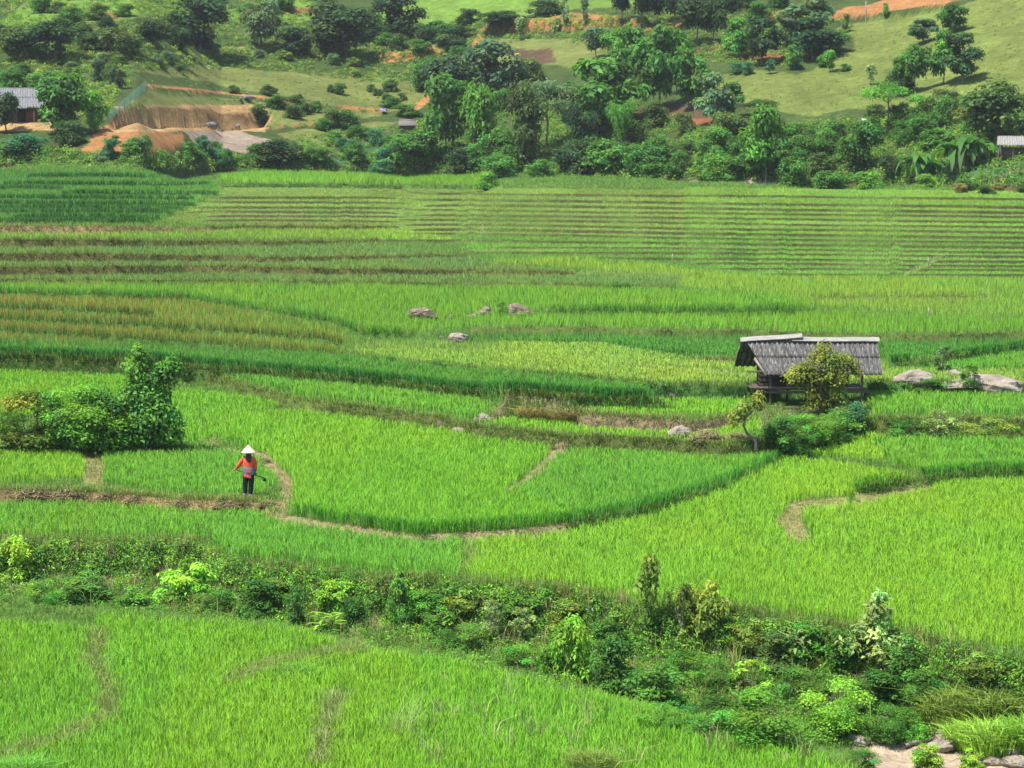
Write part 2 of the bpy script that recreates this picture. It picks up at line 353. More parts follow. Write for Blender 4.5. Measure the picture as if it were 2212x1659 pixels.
# ------------------------------------------------------------------ ground colours, read in plan through zones
HC = dict(scrub=(.075, .115, .030), meadow=(.19, .225, .060), meadow2=(.185, .235, .055), lush=(.17, .29, .045), orange=(.46, .22, .085), red=(.30, .125, .055),
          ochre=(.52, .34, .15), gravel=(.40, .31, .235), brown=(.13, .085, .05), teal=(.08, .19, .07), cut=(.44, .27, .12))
HZ = [('scrub', [(-700, -200), (3000, -200), (3000, 430), (-700, 430)]),
      ('meadow', [(285, 152), (430, 140), (560, 150), (800, 165), (920, 180), (960, 200), (880, 235), (830, 243), (600, 226), (320, 190), (240, 262), (300, 240), (590, 250), (730, 262), (830, 246)]),
      ('meadow', [(240, 256), (318, 192), (560, 222), (830, 250), (740, 262), (590, 280), (575, 240)]),
      ('meadow', [(600, 290), (740, 268), (860, 262), (720, 330), (660, 365), (600, 365), (640, 310)]),
      ('meadow2', [(1480, 130), (1530, 170), (1620, 150), (1720, 160), (1830, 120), (1850, 60), (2060, 15), (2400, -80), (2400, 200), (2150, 235), (2000, 240), (1830, 235), (1760, 250), (1620, 235), (1540, 190)]),
      ('meadow2', [(1800, 60), (2060, 15), (3000, -200), (3000, 200), (2150, 150), (1900, 110)]),
      ('meadow', [(1060, 85), (1300, 82), (1480, 100), (1480, 140), (1250, 150), (1120, 130), (1040, 140)]),
      ('lush', [(770, 50), (880, 0), (1000, -30), (1400, -40), (1380, 12), (1200, 25), (1000, 50), (900, 62)]),
      ('lush', [(-20, 60), (60, 0), (420, -30), (420, 20), (300, 40), (120, 50)]),
      ('lush', [(440, 30), (700, -20), (700, 40), (560, 60)]),
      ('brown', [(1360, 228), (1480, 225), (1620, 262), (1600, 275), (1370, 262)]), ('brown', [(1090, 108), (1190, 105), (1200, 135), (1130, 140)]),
      ('red', [(1480, 255), (1560, 258), (1560, 270), (1475, 270)]), ('red', [(1605, 108), (1710, 118), (1705, 132), (1600, 125)]),
      ('red', [(225, 30), (250, 28), (255, 40), (230, 42)]), ('red', [(600, 22), (690, 12), (690, 30), (610, 34)]),
      ('orange', [(1060, 62), (1130, 44), (1240, 28), (1330, 34), (1420, 62), (1400, 68), (1290, 58), (1180, 66), (1110, 76), (1090, 72)]),
      ('orange', [(1790, 26), (1960, -8), (2080, -20), (2080, 0), (1980, 14), (1860, 34), (1800, 42)]), ('orange', [(1610, 30), (1690, 30), (1700, 46), (1625, 40)]),
      ('orange', [(1400, 55), (1480, 40), (1480, 62), (1420, 66)]),
      ('orange', [(815, 112), (860, 108), (930, 96), (962, 108), (940, 120), (900, 128), (830, 138)]),
      ('ochre', [(0, 262), (130, 262), (135, 282), (0, 282)]), ('red', [(0, 235), (130, 235), (130, 262), (0, 262)]),
      ('orange', [(175, 326), (205, 284), (330, 280), (400, 292), (380, 325), (260, 330), (200, 332)]),
      ('gravel', [(395, 284), (520, 284), (595, 305), (580, 320), (540, 332), (420, 312)]),
      ('ochre', [(205, 276), (580, 274), (580, 284), (205, 286)]),
      ('orange', [(215, 280), (262, 240), (285, 262), (262, 280)]),
      ('cut', [(246, 229), (578, 227), (592, 262), (560, 280), (252, 279)]),
      ('brown', [(0, 352), (165, 352), (165, 364), (0, 364)]), ('brown', [(370, 366), (500, 368), (500, 378), (330, 374)]),
      ('brown', [(760, 362), (900, 366), (900, 378), (760, 374)]), ('gravel', [(1490, 388), (1690, 390), (1690, 402), (1490, 400)]),
      ('brown', [(1930, 398), (2300, 402), (2300, 418), (1930, 414)]),
      ('teal', [(740, 300), (880, 300), (880, 352), (700, 355)]), ('teal', [(2010, 350), (2300, 335), (2300, 400), (2040, 396)])]
HP = [('orange', [(318, 184), (440, 196), (560, 209), (700, 226), (830, 238)], 3.5), ('orange', [(575, 277), (650, 270), (740, 258)], 2.5),
      ('orange', [(1052, 58), (1030, 90), (1014, 120), (1008, 150), (1016, 195), (1010, 215)], 6), ('orange', [(1015, 190), (1018, 205)], 7), ('orange', [(890, 238), (925, 212)], 8),
      ('ochre', [(430, 106), (700, 96)], 2), ('red', [(1480, 118), (1560, 98)], 2), ('ochre', [(680, 240), (740, 246)], 3)]
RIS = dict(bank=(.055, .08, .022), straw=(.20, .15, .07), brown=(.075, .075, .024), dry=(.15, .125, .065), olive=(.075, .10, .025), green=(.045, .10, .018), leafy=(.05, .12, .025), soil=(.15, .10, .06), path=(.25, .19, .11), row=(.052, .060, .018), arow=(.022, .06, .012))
PALE = [([(600, 1108), (625, 1075), (620, 1040), (560, 985)], 16, 'path'), ([(620, 1128), (700, 1134), (900, 1160), (1100, 1148), (1235, 1135)], 6, 'path'),
        ([(1226, 957), (1184, 1000), (1134, 1045), (1095, 1068)], 15, 'path'), ([(1990, 1058), (1850, 1085), (1725, 1098), (1700, 1130), (1725, 1165)], 30, 'dry'),
        ([(185, 985), (205, 1010), (200, 1045)], 24, 'dry'), ([(470, 945), (450, 960), (520, 985), (560, 990)], 10, 'verge'),
        ([(0, 1648), (150, 1600), (230, 1560), (238, 1500), (200, 1440), (215, 1375)], 22, 'verge'), ([(500, 1478), (600, 1440), (700, 1420), (770, 1412)], 26, 'verge'),
        ([(735, 1508), (705, 1570), (690, 1660)], 20, 'verge'), ([(1000, 1165), (1020, 1210), (1000, 1235)], 12, 'verge'), ([(2212, 1000), (2000, 1008), (1950, 985)], 8, 'verge'),
        ([(1740, 815), (1600, 808), (1450, 795), (1380, 795)], 7, 'stubble'), ([(1250, 590), (1350, 592), (1500, 600)], 6, 'verge'), ([(1960, 590), (2010, 570), (2025, 558)], 6, 'verge')]
# verge polylines keep the rice out; 'path' is trodden straw-strewn soil
def make_ground():
    us = np.concatenate([np.arange(-2200, -200, 60), np.arange(-200, 2412, 6.5), np.arange(2412, 4500, 60)])
    ts = (us-W0/2)/F
    ys = np.concatenate([np.arange(22, 44, .5), np.arange(44, 72, .085), np.arange(72, 120, .12), np.arange(120, 236, .17), np.arange(236, 345, .42), np.arange(345, 620, 4)])
    T, Y = np.meshgrid(ts, ys); sh = T.shape
    z, near, idx, cnt = [a.reshape(sh) for a in ground(T.ravel(), Y.ravel(), True)]
    X = T*Y; u, v = project(X, Y, z)
    jx = 26*fbm(X*.5, Y*.25, 60, 3); uj = (u+jx).ravel(); vj = (v+9*fbm(X*.5+9, Y*.25, 61, 3)).ravel()
    hd = (Y-np.interp(T, hill['t'], hill['y'])).ravel()
    col = np.empty((u.size, 3)); col[:] = (.075, .145, .025)
    strip = ((cnt.ravel()*2654435761) >> 7) % 97/97.0
    col *= (.8+.4*strip)[:, None]
    near_f, idx_f = near.ravel(), idx.ravel(); cols = np.array([RIS[L['col']] for L in LIPS]); ws = np.array([L['w'] for L in LIPS])
    m = (idx_f >= 0) & (near_f > -ws[idx_f]-.12) & (near_f < .18); col[m] = cols[idx_f[m]]
    vf, uf, yf = v.ravel(), u.ravel(), Y.ravel()
    for pts, wd, kind in PALE:
        d = dline(uf, vf, pts, 2.2); k = {'path': (.24, .185, .105), 'verge': (.11, .16, .04), 'stubble': (.30, .27, .17), 'dry': (.195, .20, .075)}[kind]
        mm = d < wd*(1+.8*fbm(X.ravel()*1.5, Y.ravel()*1.5, 70, 2)); col[mm] = k
    # gully floor
    fe = np.interp(T.ravel(), gully['t'], gully['y0']); f1 = np.interp(T.ravel(), gully['t'], gully['y1'])
    mm = (yf > fe) & (yf < f1+.3) & (idx_f == 0) | ((yf > fe) & (yf < f1)); g = fbm(X.ravel()*.8, Y.ravel()*.8, 77, 3)
    col[mm] = np.where((g[mm] > .12)[:, None], (.16, .12, .07), (.055, .085, .022))
    mm = inpoly(uj, vj, [(1830, 1600), (2000, 1575), (2080, 1590), (2400, 1610), (2400, 1760), (1900, 1700)]); col[mm] = (.34, .27, .19)
    mm = inpoly(uj, vj, [(2085, 1600), (2400, 1605), (2400, 1622), (2100, 1612)]); col[mm] = (.07, .055, .04)
    mm = inpoly(uf, vj, [(1590, 900), (1650, 872), (1880, 882), (1860, 905), (1700, 930), (1640, 925)]); col[mm] = (.14, .105, .06)
    hz = (hd > 0)
    hi_ = np.nonzero(hz)[0]; hc = col[hi_]; hu, hv = uj[hi_], vj[hi_]; hc[:] = HC['scrub']
    for k, poly in HZ:
        mm = inpoly(hu, hv, poly); hc[mm] = np.array(HC[k])
    for k, pts, wd in HP:
        mm = dline(uf[hi_], vf[hi_]+0, pts, 2.0) < wd*1.3; hc[mm] = HC[k]
    col[hi_] = hc*np.array((.58, .58, .58))*(1+.5*fbm(X.ravel()[hi_]*.35, Y.ravel()[hi_]*.35, 66, 4))[:, None]
    V = np.stack([X, Y, z], -1).reshape(-1, 3)
    ny, nx = sh; a = (np.arange(ny-1)[:, None]*nx+np.arange(nx-1)).ravel()
    Q = np.stack([a, a+1, a+nx+1, a+nx], 1)
    o = link('ground', np_mesh('ground', V, Q, None, M['ground'], col, True)); tag(o, 'terraced valley floor of rice paddies rising into a scrubby hillside with orange earth', 'ground', kind='structure')
make_ground()
# ------------------------------------------------------------------ rice and grass
K = dict(bright=(.124, .296, .016), lime=(.150, .315, .018), mid=(.100, .265, .022), dark=(.055, .185, .020), deep=(.062, .205, .024), pale=(.175, .29, .040), yellow=(.175, .315, .028),
         brown=(.17, .25, .03), grassy=(.115, .215, .045), olive=(.20, .26, .045), far=(.16, .30, .03))
FIELDS = [  # label, polygon on the ground, colour, height, tip brown
 ('bright rice in the left foreground corner, bounded by a curved grass verge', [(-250,1340),(205,1368),(192,1430),(228,1500),(232,1555),(120,1600),(-250,1660)], 'bright', .40, 0),
 ('wide foreground rice field along the bottom edge of the photo', [(-250,1990),(-250,1668),(150,1605),(240,1560),(245,1500),(205,1430),(215,1340),(640,1372),(760,1412),(1000,1445),(1200,1500),(1400,1545),(1560,1578),(1850,1680),(2000,1990)], 'bright', .40, 0),
 ('strip of mid green rice below the straw bank the farmer stands on', [(-250,1092),(300,1100),(560,1106),(602,1130),(520,1160),(430,1166),(-250,1162)], 'mid', .42, 0),
 ('rice block with a dark front between the pale footpath and the shrubby gully', [(440,1172),(600,1134),(700,1138),(900,1166),(1000,1166),(992,1225),(990,1252),(800,1242),(620,1220),(490,1208)], 'mid', .5, 0),
 ('large central paddy of tall rice right of the farmer, ending in a rounded front', [(606,1100),(632,1040),(568,985),(478,950),(500,905),(640,900),(960,918),(1060,938),(1215,957),(1175,1000),(1088,1065),(1235,1128),(1100,1140),(900,1152),(700,1123)], 'bright', .5, 0),
 ('mid green rice right of the diagonal gap in the central paddy', [(1232,957),(1400,962),(1600,984),(1690,985),(1560,1046),(1420,1090),(1235,1128),(1105,1068)], 'mid', .46, 0),
 ('big bright yellowish rice field filling the right middle above the gully', [(1010,1255),(1012,1170),(1235,1143),(1420,1102),(1560,1058),(1700,1000),(1850,1015),(1990,1044),(2500,1040),(2500,1440),(2070,1396),(1950,1368),(1750,1336),(1600,1318),(1400,1308),(1250,1272),(1120,1262)], 'lime', .42, 0),
 ('dark fronted rice strip at the right edge below the leafy bank', [(1890,960),(2500,960),(2500,1018),(2000,1030),(1930,1008)], 'mid', .5, 0),
 ('rice strip right of the hut, below the bank overgrown with creepers', [(1878,858),(2500,858),(2500,901),(2050,897),(1890,899)], 'mid', .45, 0),
 ('small yellowish rice patch in front of the hut mound', [(1560,970),(1680,960),(1880,930),(1930,1000),(1700,985)], 'lime', .35, 0),
 ('yellow green rice at the left edge beside a bare earth gap', [(-250,968),(175,978),(185,1040),(-250,1052)], 'lime', .4, 0),
 ('rice field directly behind and left of the farmer', [(222,985),(545,985),(560,1010),(598,1045),(560,1072),(430,1070),(330,1064),(225,1046)], 'mid', .36, 0),
 ('bright rice glimpsed above the big left thicket', [(-250,798),(240,806),(380,850),(640,872),(500,905),(470,945),(400,960),(240,900),(-250,905)], 'bright', .36, 0),
 ('strong green rice row directly below the tallest dark rice row', [(480,806),(700,828),(850,842),(1080,866),(1062,884),(1040,915),(950,895),(800,875),(660,862),(590,842),(480,812)], 'mid', .48, 0),
 ('long dark band of tall rice running from the left edge towards the hut', [(-250,742),(0,742),(240,752),(380,758),(700,777),(930,802),(1100,814),(1430,838),(1430,864),(1150,855),(1000,845),(850,827),(700,812),(500,796),(370,788),(-250,768)], 'dark', .58, 0),
 ('narrow yellow green rice strip between two dry grass banks left of the hut', [(1055,905),(1250,908),(1560,922),(1640,905),(1640,930),(1560,955),(1400,947),(1200,936),(1040,918)], 'lime', .3, 0),
 ('short green rice strip beside the tawny grass clump', [(1262,872),(1430,868),(1640,868),(1600,898),(1400,900),(1270,890)], 'bright', .3, 0),
 ('pale yellow sparse rice field to the left of the hut', [(760,746),(900,738),(1300,748),(1500,780),(1900,786),(1960,800),(2500,805),(2500,828),(1870,824),(1630,828),(1430,828),(1300,816),(1100,799),(930,785),(770,766)], 'pale', .28, 0),
 ('even deep green field behind the hut roof', [(1030,714),(1300,714),(1500,720),(1900,729),(2010,727),(2500,723),(2500,748),(2100,762),(1920,778),(1500,773),(1300,745),(1000,742),(890,735)], 'dark', .38, 0),
 ('green rice at the right edge behind the outcrop of rock', [(1930,787),(2100,772),(2500,754),(2500,802),(1960,798)], 'mid', .42, 0),
 ('rice strips with dark fronts between the boulders and the hut ridge', [(880,720),(900,690),(1160,676),(1300,672),(1770,672),(1900,685),(2105,688),(2500,694),(2500,716),(1900,722),(1500,712),(1200,706),(1000,708)], 'bright', .44, 0),
 ('bright flat paddy stretching left of the three boulders', [(-250,614),(400,616),(800,620),(1320,628),(1460,630),(1700,645),(1770,666),(1300,668),(1160,670),(890,690),(890,716),(795,716),(700,688),(400,640),(-250,629)], 'bright', .40, 0),
 ('bands of rice with rusty brown tips at the left edge', [(-250,634),(400,647),(700,695),(760,735),(740,764),(380,748),(-250,736)], 'mid', .42, 1),
 ('yellow green paddies at the right edge below the far terrace rows', [(1050,566),(1250,560),(1640,600),(2500,612),(2500,686),(2110,684),(1770,664),(1700,642),(1460,622),(1480,600)], 'yellow', .38, 0),
 ('rough blue green grass treads between the brown grass banks at left', [(-250,522),(795,524),(980,552),(1210,590),(1460,600),(1460,617),(1100,611),(400,603),(-250,602)], 'grassy', .26, 0),
 ('bright yellow green strip above the upper brown bank at left', [(-250,494),(448,496),(850,496),(1000,520),(795,517),(-250,514)], 'yellow', .28, 0),
 ('dark green rice rows on the far left terraces', [(-250,366),(338,372),(470,394),(472,420),(422,442),(392,452),(340,478),(-250,484)], 'deep', .3, 0),
 ('yellowish stubble terraces in the far centre left', [(480,404),(860,408),(885,490),(440,486),(345,478),(400,452),(475,420)], 'olive', .11, 0),
 ('olive terrace rows in the far centre', [(860,406),(1480,410),(1480,512),(870,510)], 'olive', .11, 0),
 ('fresh green terrace rows at the far right', [(1480,404),(2500,418),(2500,503),(1480,512)], 'far', .13, 0),
 ('mid green terrace rows below the fresh ones at the far right', [(800,512),(1480,512),(2500,503),(2500,611),(1640,598),(1300,560),(1050,562),(1000,520)], 'mid', .15, 0),
 ('tall bright reeds along the far edge of the fields', [(480,384),(560,376),(1060,386),(1060,402),(700,396),(480,396)], 'bright', .62, 0)]
UM, VERGE = (-130, 2342), None
def scatter(y0, y1, dens, u0=-130, u1=2342):
    t0, t1 = (u0-W0/2)/F*1.02, (u1-W0/2)/F*1.02
    n = int(dens*(t1-t0)*(y1*y1-y0*y0)/2)
    t = rng.uniform(t0, t1, n); y = np.sqrt(rng.uniform(y0*y0, y1*y1, n))
    z, near, idx, cnt = ground(t, y, True)
    u, v = project(t*y, y, z)
    return t, y, z, near, idx, cnt, u, v
acc = [[] for _ in FIELDS]; rough = []; verge_acc = []
BANDS = [(41, 63, 72, 6, .014, False), (63, 80, 58, 6, .016, False), (80, 104, 34, 6, .022, False), (104, 140, 13, 6, .032, True), (140, 180, 9, 6, .045, True), (180, 262, 6.5, 6, .06, True)]
for y0, y1, dens, k, bw, simple in BANDS:
    t, y, z, near, idx, cnt, u, v = scatter(y0, y1, dens)
    hd = y-np.interp(t, hill['t'], hill['y']); ok = hd < -.2
    fid = np.full(len(t), -1)
    uj, vj = u+10*fbm(t*y, y, 80, 2), v+4*fbm(t*y, y, 81, 2)
    for i, f in enumerate(FIELDS):
        m = (fid < 0) & inpoly(uj, vj, f[1]); fid[m] = i
    ws = np.array([L['w'] for L in LIPS])[np.maximum(idx, 0)]; hh = np.array([L['h'].max() for L in LIPS])[np.maximum(idx, 0)]
    fr = np.clip(hh, .15, .5)
    gl = np.array([L['col'] in ('green', 'path') for j, L in enumerate(LIPS)])[np.maximum(idx, 0)]
    nl = (idx >= 0) & (near > -ws-.9*fr-.1) & (near < np.where(gl, -.02, .12+.35*fr))
    if y0 >= 104:
        rw = np.array([L['col'] == 'row' for L in LIPS])[np.maximum(idx, 0)]
        nl = (idx >= 0) & (near > -ws-np.where(rw, .5, 1.4)*fr) & (near < np.where(rw, .3, .25))
    dv = np.zeros(len(t), bool); dry = np.zeros(len(t), bool)
    for pts, wd, kind in PALE:
        dk = dline(u, v, pts, 2.2) < wd*(1+.7*fbm(t*y*1.2, y*1.2, 82, 2)); dv |= dk
        if kind in ('dry', 'path'): dry |= dk
    mot = 1+.22*fbm(t*y*.12, y*.05, 83, 3)+.14*fbm(t*y*.6, y*.25, 84, 2)
    strip = ((cnt*2654435761) >> 7) % 97/97.0
    for i, f in enumerate(FIELDS):
        m = ok & (fid == i) & ~nl & ~dv
        if not m.any(): continue
        p = np.stack([t[m]*y[m], y[m], z[m]], 1); c = np.array(K[f[2]])*mot[m][:, None]
        if y0 >= 104: c = c*(.86+.28*strip[m])[:, None]
        ylw = np.clip(fbm(p[:, 0]*.3, p[:, 1]*.12, 85, 3)*2.2, -.3, .5)[:, None]
        c = 1.46*c*(1+ylw*np.array([.30, .05, -.2]))
        h = np.full(m.sum(), f[3])*(1+.25*fbm(p[:, 0]*.5, p[:, 1]*.4, 86, 2))
        tip = ((.36, .15, .03), np.clip(1.05-u[m]/1100, .4, 1)) if f[4] else (((.24, .32, .05), np.full(m.sum(), .2)))
        acc[i].append(blade_arrays(p, h, np.full(m.sum(), bw), c, k, lean=.25, spread=.15 if y0 < 104 else .28, simple=simple, tip=tip, cvar=.11))
    m = ok & (dv | (fid < 0)) & ~nl & (y > 43)
    fe = np.interp(t, gully['t'], gully['y0']); f1 = np.interp(t, gully['t'], gully['y1'])
    m &= ~inpoly(uj, vj, [(1850, 1590), (2400, 1590), (2400, 1760), (1850, 1760)])
    m &= rng.uniform(0, 1, len(t)) < np.where(dry, .65, np.where(dv & (fid >= 0), .95, .8))
    p = np.stack([t[m]*y[m], y[m], z[m]], 1)
    c = np.array((.12, .235, .04))*mot[m][:, None]; dd = dv[m]; c[dd] = np.array((.19, .27, .06))*mot[m][dd][:, None]; dd2 = dry[m]; c[dd2] = (.25, .24, .085)
    rough.append(blade_arrays(p, rng.uniform(.14, .34, m.sum())*np.where(dry[m], .6, np.where(dd & (y[m] < 72), 1.5, 1)), np.full(m.sum(), bw*.9), c, 6, lean=.7, spread=.16 if y0 < 104 else .3, droop=.3, simple=simple))
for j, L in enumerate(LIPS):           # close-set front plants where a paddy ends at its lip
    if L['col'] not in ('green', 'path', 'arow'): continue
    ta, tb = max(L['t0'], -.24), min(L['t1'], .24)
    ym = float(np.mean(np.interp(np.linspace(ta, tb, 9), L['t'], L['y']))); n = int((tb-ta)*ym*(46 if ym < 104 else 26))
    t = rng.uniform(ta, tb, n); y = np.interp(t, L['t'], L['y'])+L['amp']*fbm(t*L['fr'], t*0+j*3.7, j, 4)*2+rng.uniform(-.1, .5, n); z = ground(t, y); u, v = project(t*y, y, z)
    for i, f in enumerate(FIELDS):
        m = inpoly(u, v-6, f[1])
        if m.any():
            c = np.array(K[f[2]])*np.array((.62, .95, .8))*(.75 if L['col'] == 'arow' else .8 if ym > 104 else 1)*(1+.25*fbm(t[m]*400, y[m], 88, 2))[:, None]  # darkened: shade of the stand's front painted in, plus deeper green lower stalks
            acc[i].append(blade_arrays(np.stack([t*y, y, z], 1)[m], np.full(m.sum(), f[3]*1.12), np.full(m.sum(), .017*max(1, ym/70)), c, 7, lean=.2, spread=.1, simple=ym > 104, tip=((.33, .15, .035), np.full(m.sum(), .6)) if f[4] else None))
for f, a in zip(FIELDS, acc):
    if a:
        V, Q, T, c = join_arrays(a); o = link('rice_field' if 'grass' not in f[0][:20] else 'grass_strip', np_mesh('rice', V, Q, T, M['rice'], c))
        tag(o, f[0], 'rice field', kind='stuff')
V, Q, T, c = join_arrays(rough); tag(link('rough_grass', np_mesh('rough_grass', V, Q, T, M['grass'], c)), 'rough yellowish grass on the verges and field edges', 'grass', kind='stuff')
# grass hanging over the terrace banks
GC = dict(bank=(.085, .155, .032), straw=(.26, .20, .09), brown=(.15, .155, .045), dry=(.25, .20, .10), olive=(.12, .165, .04), green=(.08, .17, .03), leafy=(.07, .19, .04), soil=(.19, .15, .07), path=(.27, .22, .12), row=(.155, .175, .045), arow=(.05, .12, .02))
ban = []
for i, L in enumerate(LIPS):
    ta, tb = max(L['t0'], -.25), min(L['t1'], .25)
    if tb <= ta: continue
    ym = float(np.mean(np.interp(np.linspace(ta, tb, 9), L['t'], L['y']))); far_ = ym > 104
    n = int((tb-ta)*ym*L['grass']*(34 if ym < 80 else 24 if ym < 104 else 11))
    t = rng.uniform(ta, tb, n); f = np.interp(t, L['t'], L['y'])+L['amp']*fbm(t*L['fr'], t*0+i*3.7, i, 4)*2
    y = f+rng.uniform(-L['w']*1.1, .22, n); z = ground(t, y)
    c = np.array(GC[L['col']])*(1+.6*fbm(t*220, t*0+i, 90, 3)+.5*fbm(t*1500, y*4, 93, 2))[:, None]
    top = y > f-L['w']*.45
    gr = (rng.uniform(0, 1, n) < .78) & top
    c[gr] = np.array((.15, .22, .045))*rng.uniform(.8, 1.25, (gr.sum(), 1))
    hh = L['gh']*rng.uniform(.6, 1.5, n)
    ban.append(blade_arrays(np.stack([t*y, y, z], 1), hh, np.full(n, .016*max(1, ym/68)), c, 7, lean=.75, spread=.14, droop=.35, simple=far_))
V, Q, T, c = join_arrays(ban); tag(link('bank_grass', np_mesh('bank_grass', V, Q, T, M['grass'], c)), 'dry and green grass hanging over the terrace banks', 'grass', kind='stuff')
print('grass ready')
# ------------------------------------------------------------------ plants
def tube_arrays(pts, rad, n=6):
    pts = np.asarray(pts, float); rad = np.asarray(rad, float); V = []
    for i, p in enumerate(pts):
        d = pts[min(i+1, len(pts)-1)]-pts[max(i-1, 0)]; d /= np.linalg.norm(d)+1e-9
        a = np.cross(d, (0, 1, .01) if abs(d[2]) > .7 else (0, 0, 1)); a /= np.linalg.norm(a)+1e-9; b = np.cross(d, a)
        th = np.arange(n)*2*np.pi/n
        V.append(p+rad[i]*(np.cos(th)[:, None]*a+np.sin(th)[:, None]*b))
    V = np.concatenate(V); Q = []
    for i in range(len(pts)-1):
        for j in range(n): Q.append((i*n+j, i*n+(j+1) % n, (i+1)*n+(j+1) % n, (i+1)*n+j))
    e = len(pts)-1; V = np.concatenate([V, pts[-1:]+0])
    T = [(e*n+j, e*n+(j+1) % n, len(V)-1) for j in range(n)]
    return V, np.array(Q), np.array(T), np.ones((len(V), 3))
def tubes_mesh(name, lst, mat):
    V, Q, T, c = join_arrays([tube_arrays(*x) for x in lst]); return np_mesh(name, V, Q, T, mat, None, True)
def leaves(pos, nrm, size, col, r, asp=.5, droop=0.0, fold=True):
    """diamond leaves, slightly folded"""
    N = len(pos); nrm = nrm/(np.linalg.norm(nrm, axis=1, keepdims=True)+1e-9)
    t = r.normal(0, 1, (N, 3)); t[:, 2] -= droop; t -= nrm*(t*nrm).sum(1, keepdims=True); t /= np.linalg.norm(t, axis=1, keepdims=True)+1e-9
    s = np.cross(nrm, t); L = (size*r.uniform(.65, 1.35, N))[:, None]; wd = L*asp*.5
    tip = pos+t*L-nrm*L*.18
    V = np.stack([pos, pos+t*L*.5+s*wd+nrm*L*.06, tip, pos+t*L*.5-s*wd+nrm*L*.06], 1)
    Q = np.arange(N*4).reshape(N, 4)
    return V.reshape(-1, 3), Q, None, np.repeat(col, 4, 0)
def crown(lobes, n, size, seed, asp=.5, flat=.85, base=(1, 1, 1), droop=.3, up=.55, shell=.55, lv=.28, fine=.16):
    r = np.random.default_rng(seed); out = []
    wt = np.array([l[3]**2 for l in lobes]); wt /= wt.sum()
    for (x, y, z, rad), w_ in zip(lobes, wt):
        m = max(8, int(n*w_)); d = r.normal(0, 1, (m, 3)); d /= np.linalg.norm(d, axis=1, keepdims=True)
        d[:, 2] = np.where(d[:, 2] < -.6, -d[:, 2]*.7, d[:, 2])
        rr = rad*(shell+(1-shell)*r.uniform(0, 1, m)**.6)*(1+.22*r.normal(0, 1, m)*(r.uniform(0, 1, m) < .3))
        p = np.array((x, y, z))+d*rr[:, None]*np.array((1, 1, flat))+r.normal(0, .2*rad, (m, 3)); p[:, 2] = np.abs(p[:, 2])
        nr = d+np.array((0, 0, up))+r.normal(0, .45, (m, 3))
        f = max(.45, 1+r.normal(0, lv)); hue = r.normal(0, .07)
        c = np.array(base)*f*np.clip(1+r.normal(0, fine, (m, 1)), .5, 1.6)*np.array((1+hue*1.6, 1, 1-hue))
        out.append(leaves(p, nr, np.full(m, size), c, r, asp, droop))
    return join_arrays(out)
def lobe_set(seed, n, c, rx, rz, r0, r1, ry=None, power=.5, layered=0):
    r = random.Random(seed); o = []
    while len(o) < n:
        a = r.uniform(0, 6.283); q = r.random()**power; zz = r.uniform(-1, 1)
        k = math.sqrt(max(0, 1-zz*zz))
        if layered: zz = round(zz*layered)/layered
        o.append((c[0]+math.cos(a)*q*k*rx, c[1]+math.sin(a)*q*k*(ry or rx), c[2]+zz*rz, r.uniform(r0, r1)))
    return o
def limbs(lobes, z0, r0, seed, lean=0.0, nl=8, stems=1, kink=.02, ztop=.8):
    r = random.Random(seed); L = []
    for s in range(stems):
        ox = 0 if stems == 1 else r.uniform(-.06, .06); oy = 0 if stems == 1 else r.uniform(-.06, .06)
        tx, ty = ox+lean+r.uniform(-.04, .04)*stems, oy+r.uniform(-.04, .04)*stems
        pts = [(ox+(tx-ox)*q+r.uniform(-kink, kink)*(0 < q < 1), oy+(ty-oy)*q+r.uniform(-kink, kink)*(0 < q < 1), q*ztop-.05*(q == 0)) for q in (0, .2, .4, .6, .8, 1)]
        L.append((pts, [r0*(1.25 if q == 0 else 1)*(1-.8*q) for q in (0, .2, .4, .6, .8, 1)], 6))
        for (x, y, z, rad) in sorted(lobes, key=lambda a: -a[3])[:nl]:
            zb = max(z0*.8, z-.28*max(.2, math.hypot(x, y)*2)); zb = min(zb, ztop*.92); q = zb/ztop
            bx, by = ox+(tx-ox)*q, oy+(ty-oy)*q
            L.append(([(bx, by, zb), ((bx*.45+x*.55), (by*.45+y*.55), zb*.55+z*.45+.02), (x, y, z)], [r0*.4*(1-.6*q), r0*.28, r0*.08], 4))
    return L
PROTO = {}; TB = np.array((1.55, 1.62, 1.5)); WK = 1.0
def proto(kind, crown_arr, trunk_list, crown_name='crown', trunk_name='trunk', mat='leaf', bark='bark'):
    V, Q, T, c = crown_arr
    PROTO.setdefault(kind, []).append((np_mesh(kind+'_crown', V, Q, T, M[mat], c), tubes_mesh(kind+'_trunk', trunk_list, M[bark]) if trunk_list else None, crown_name, trunk_name))
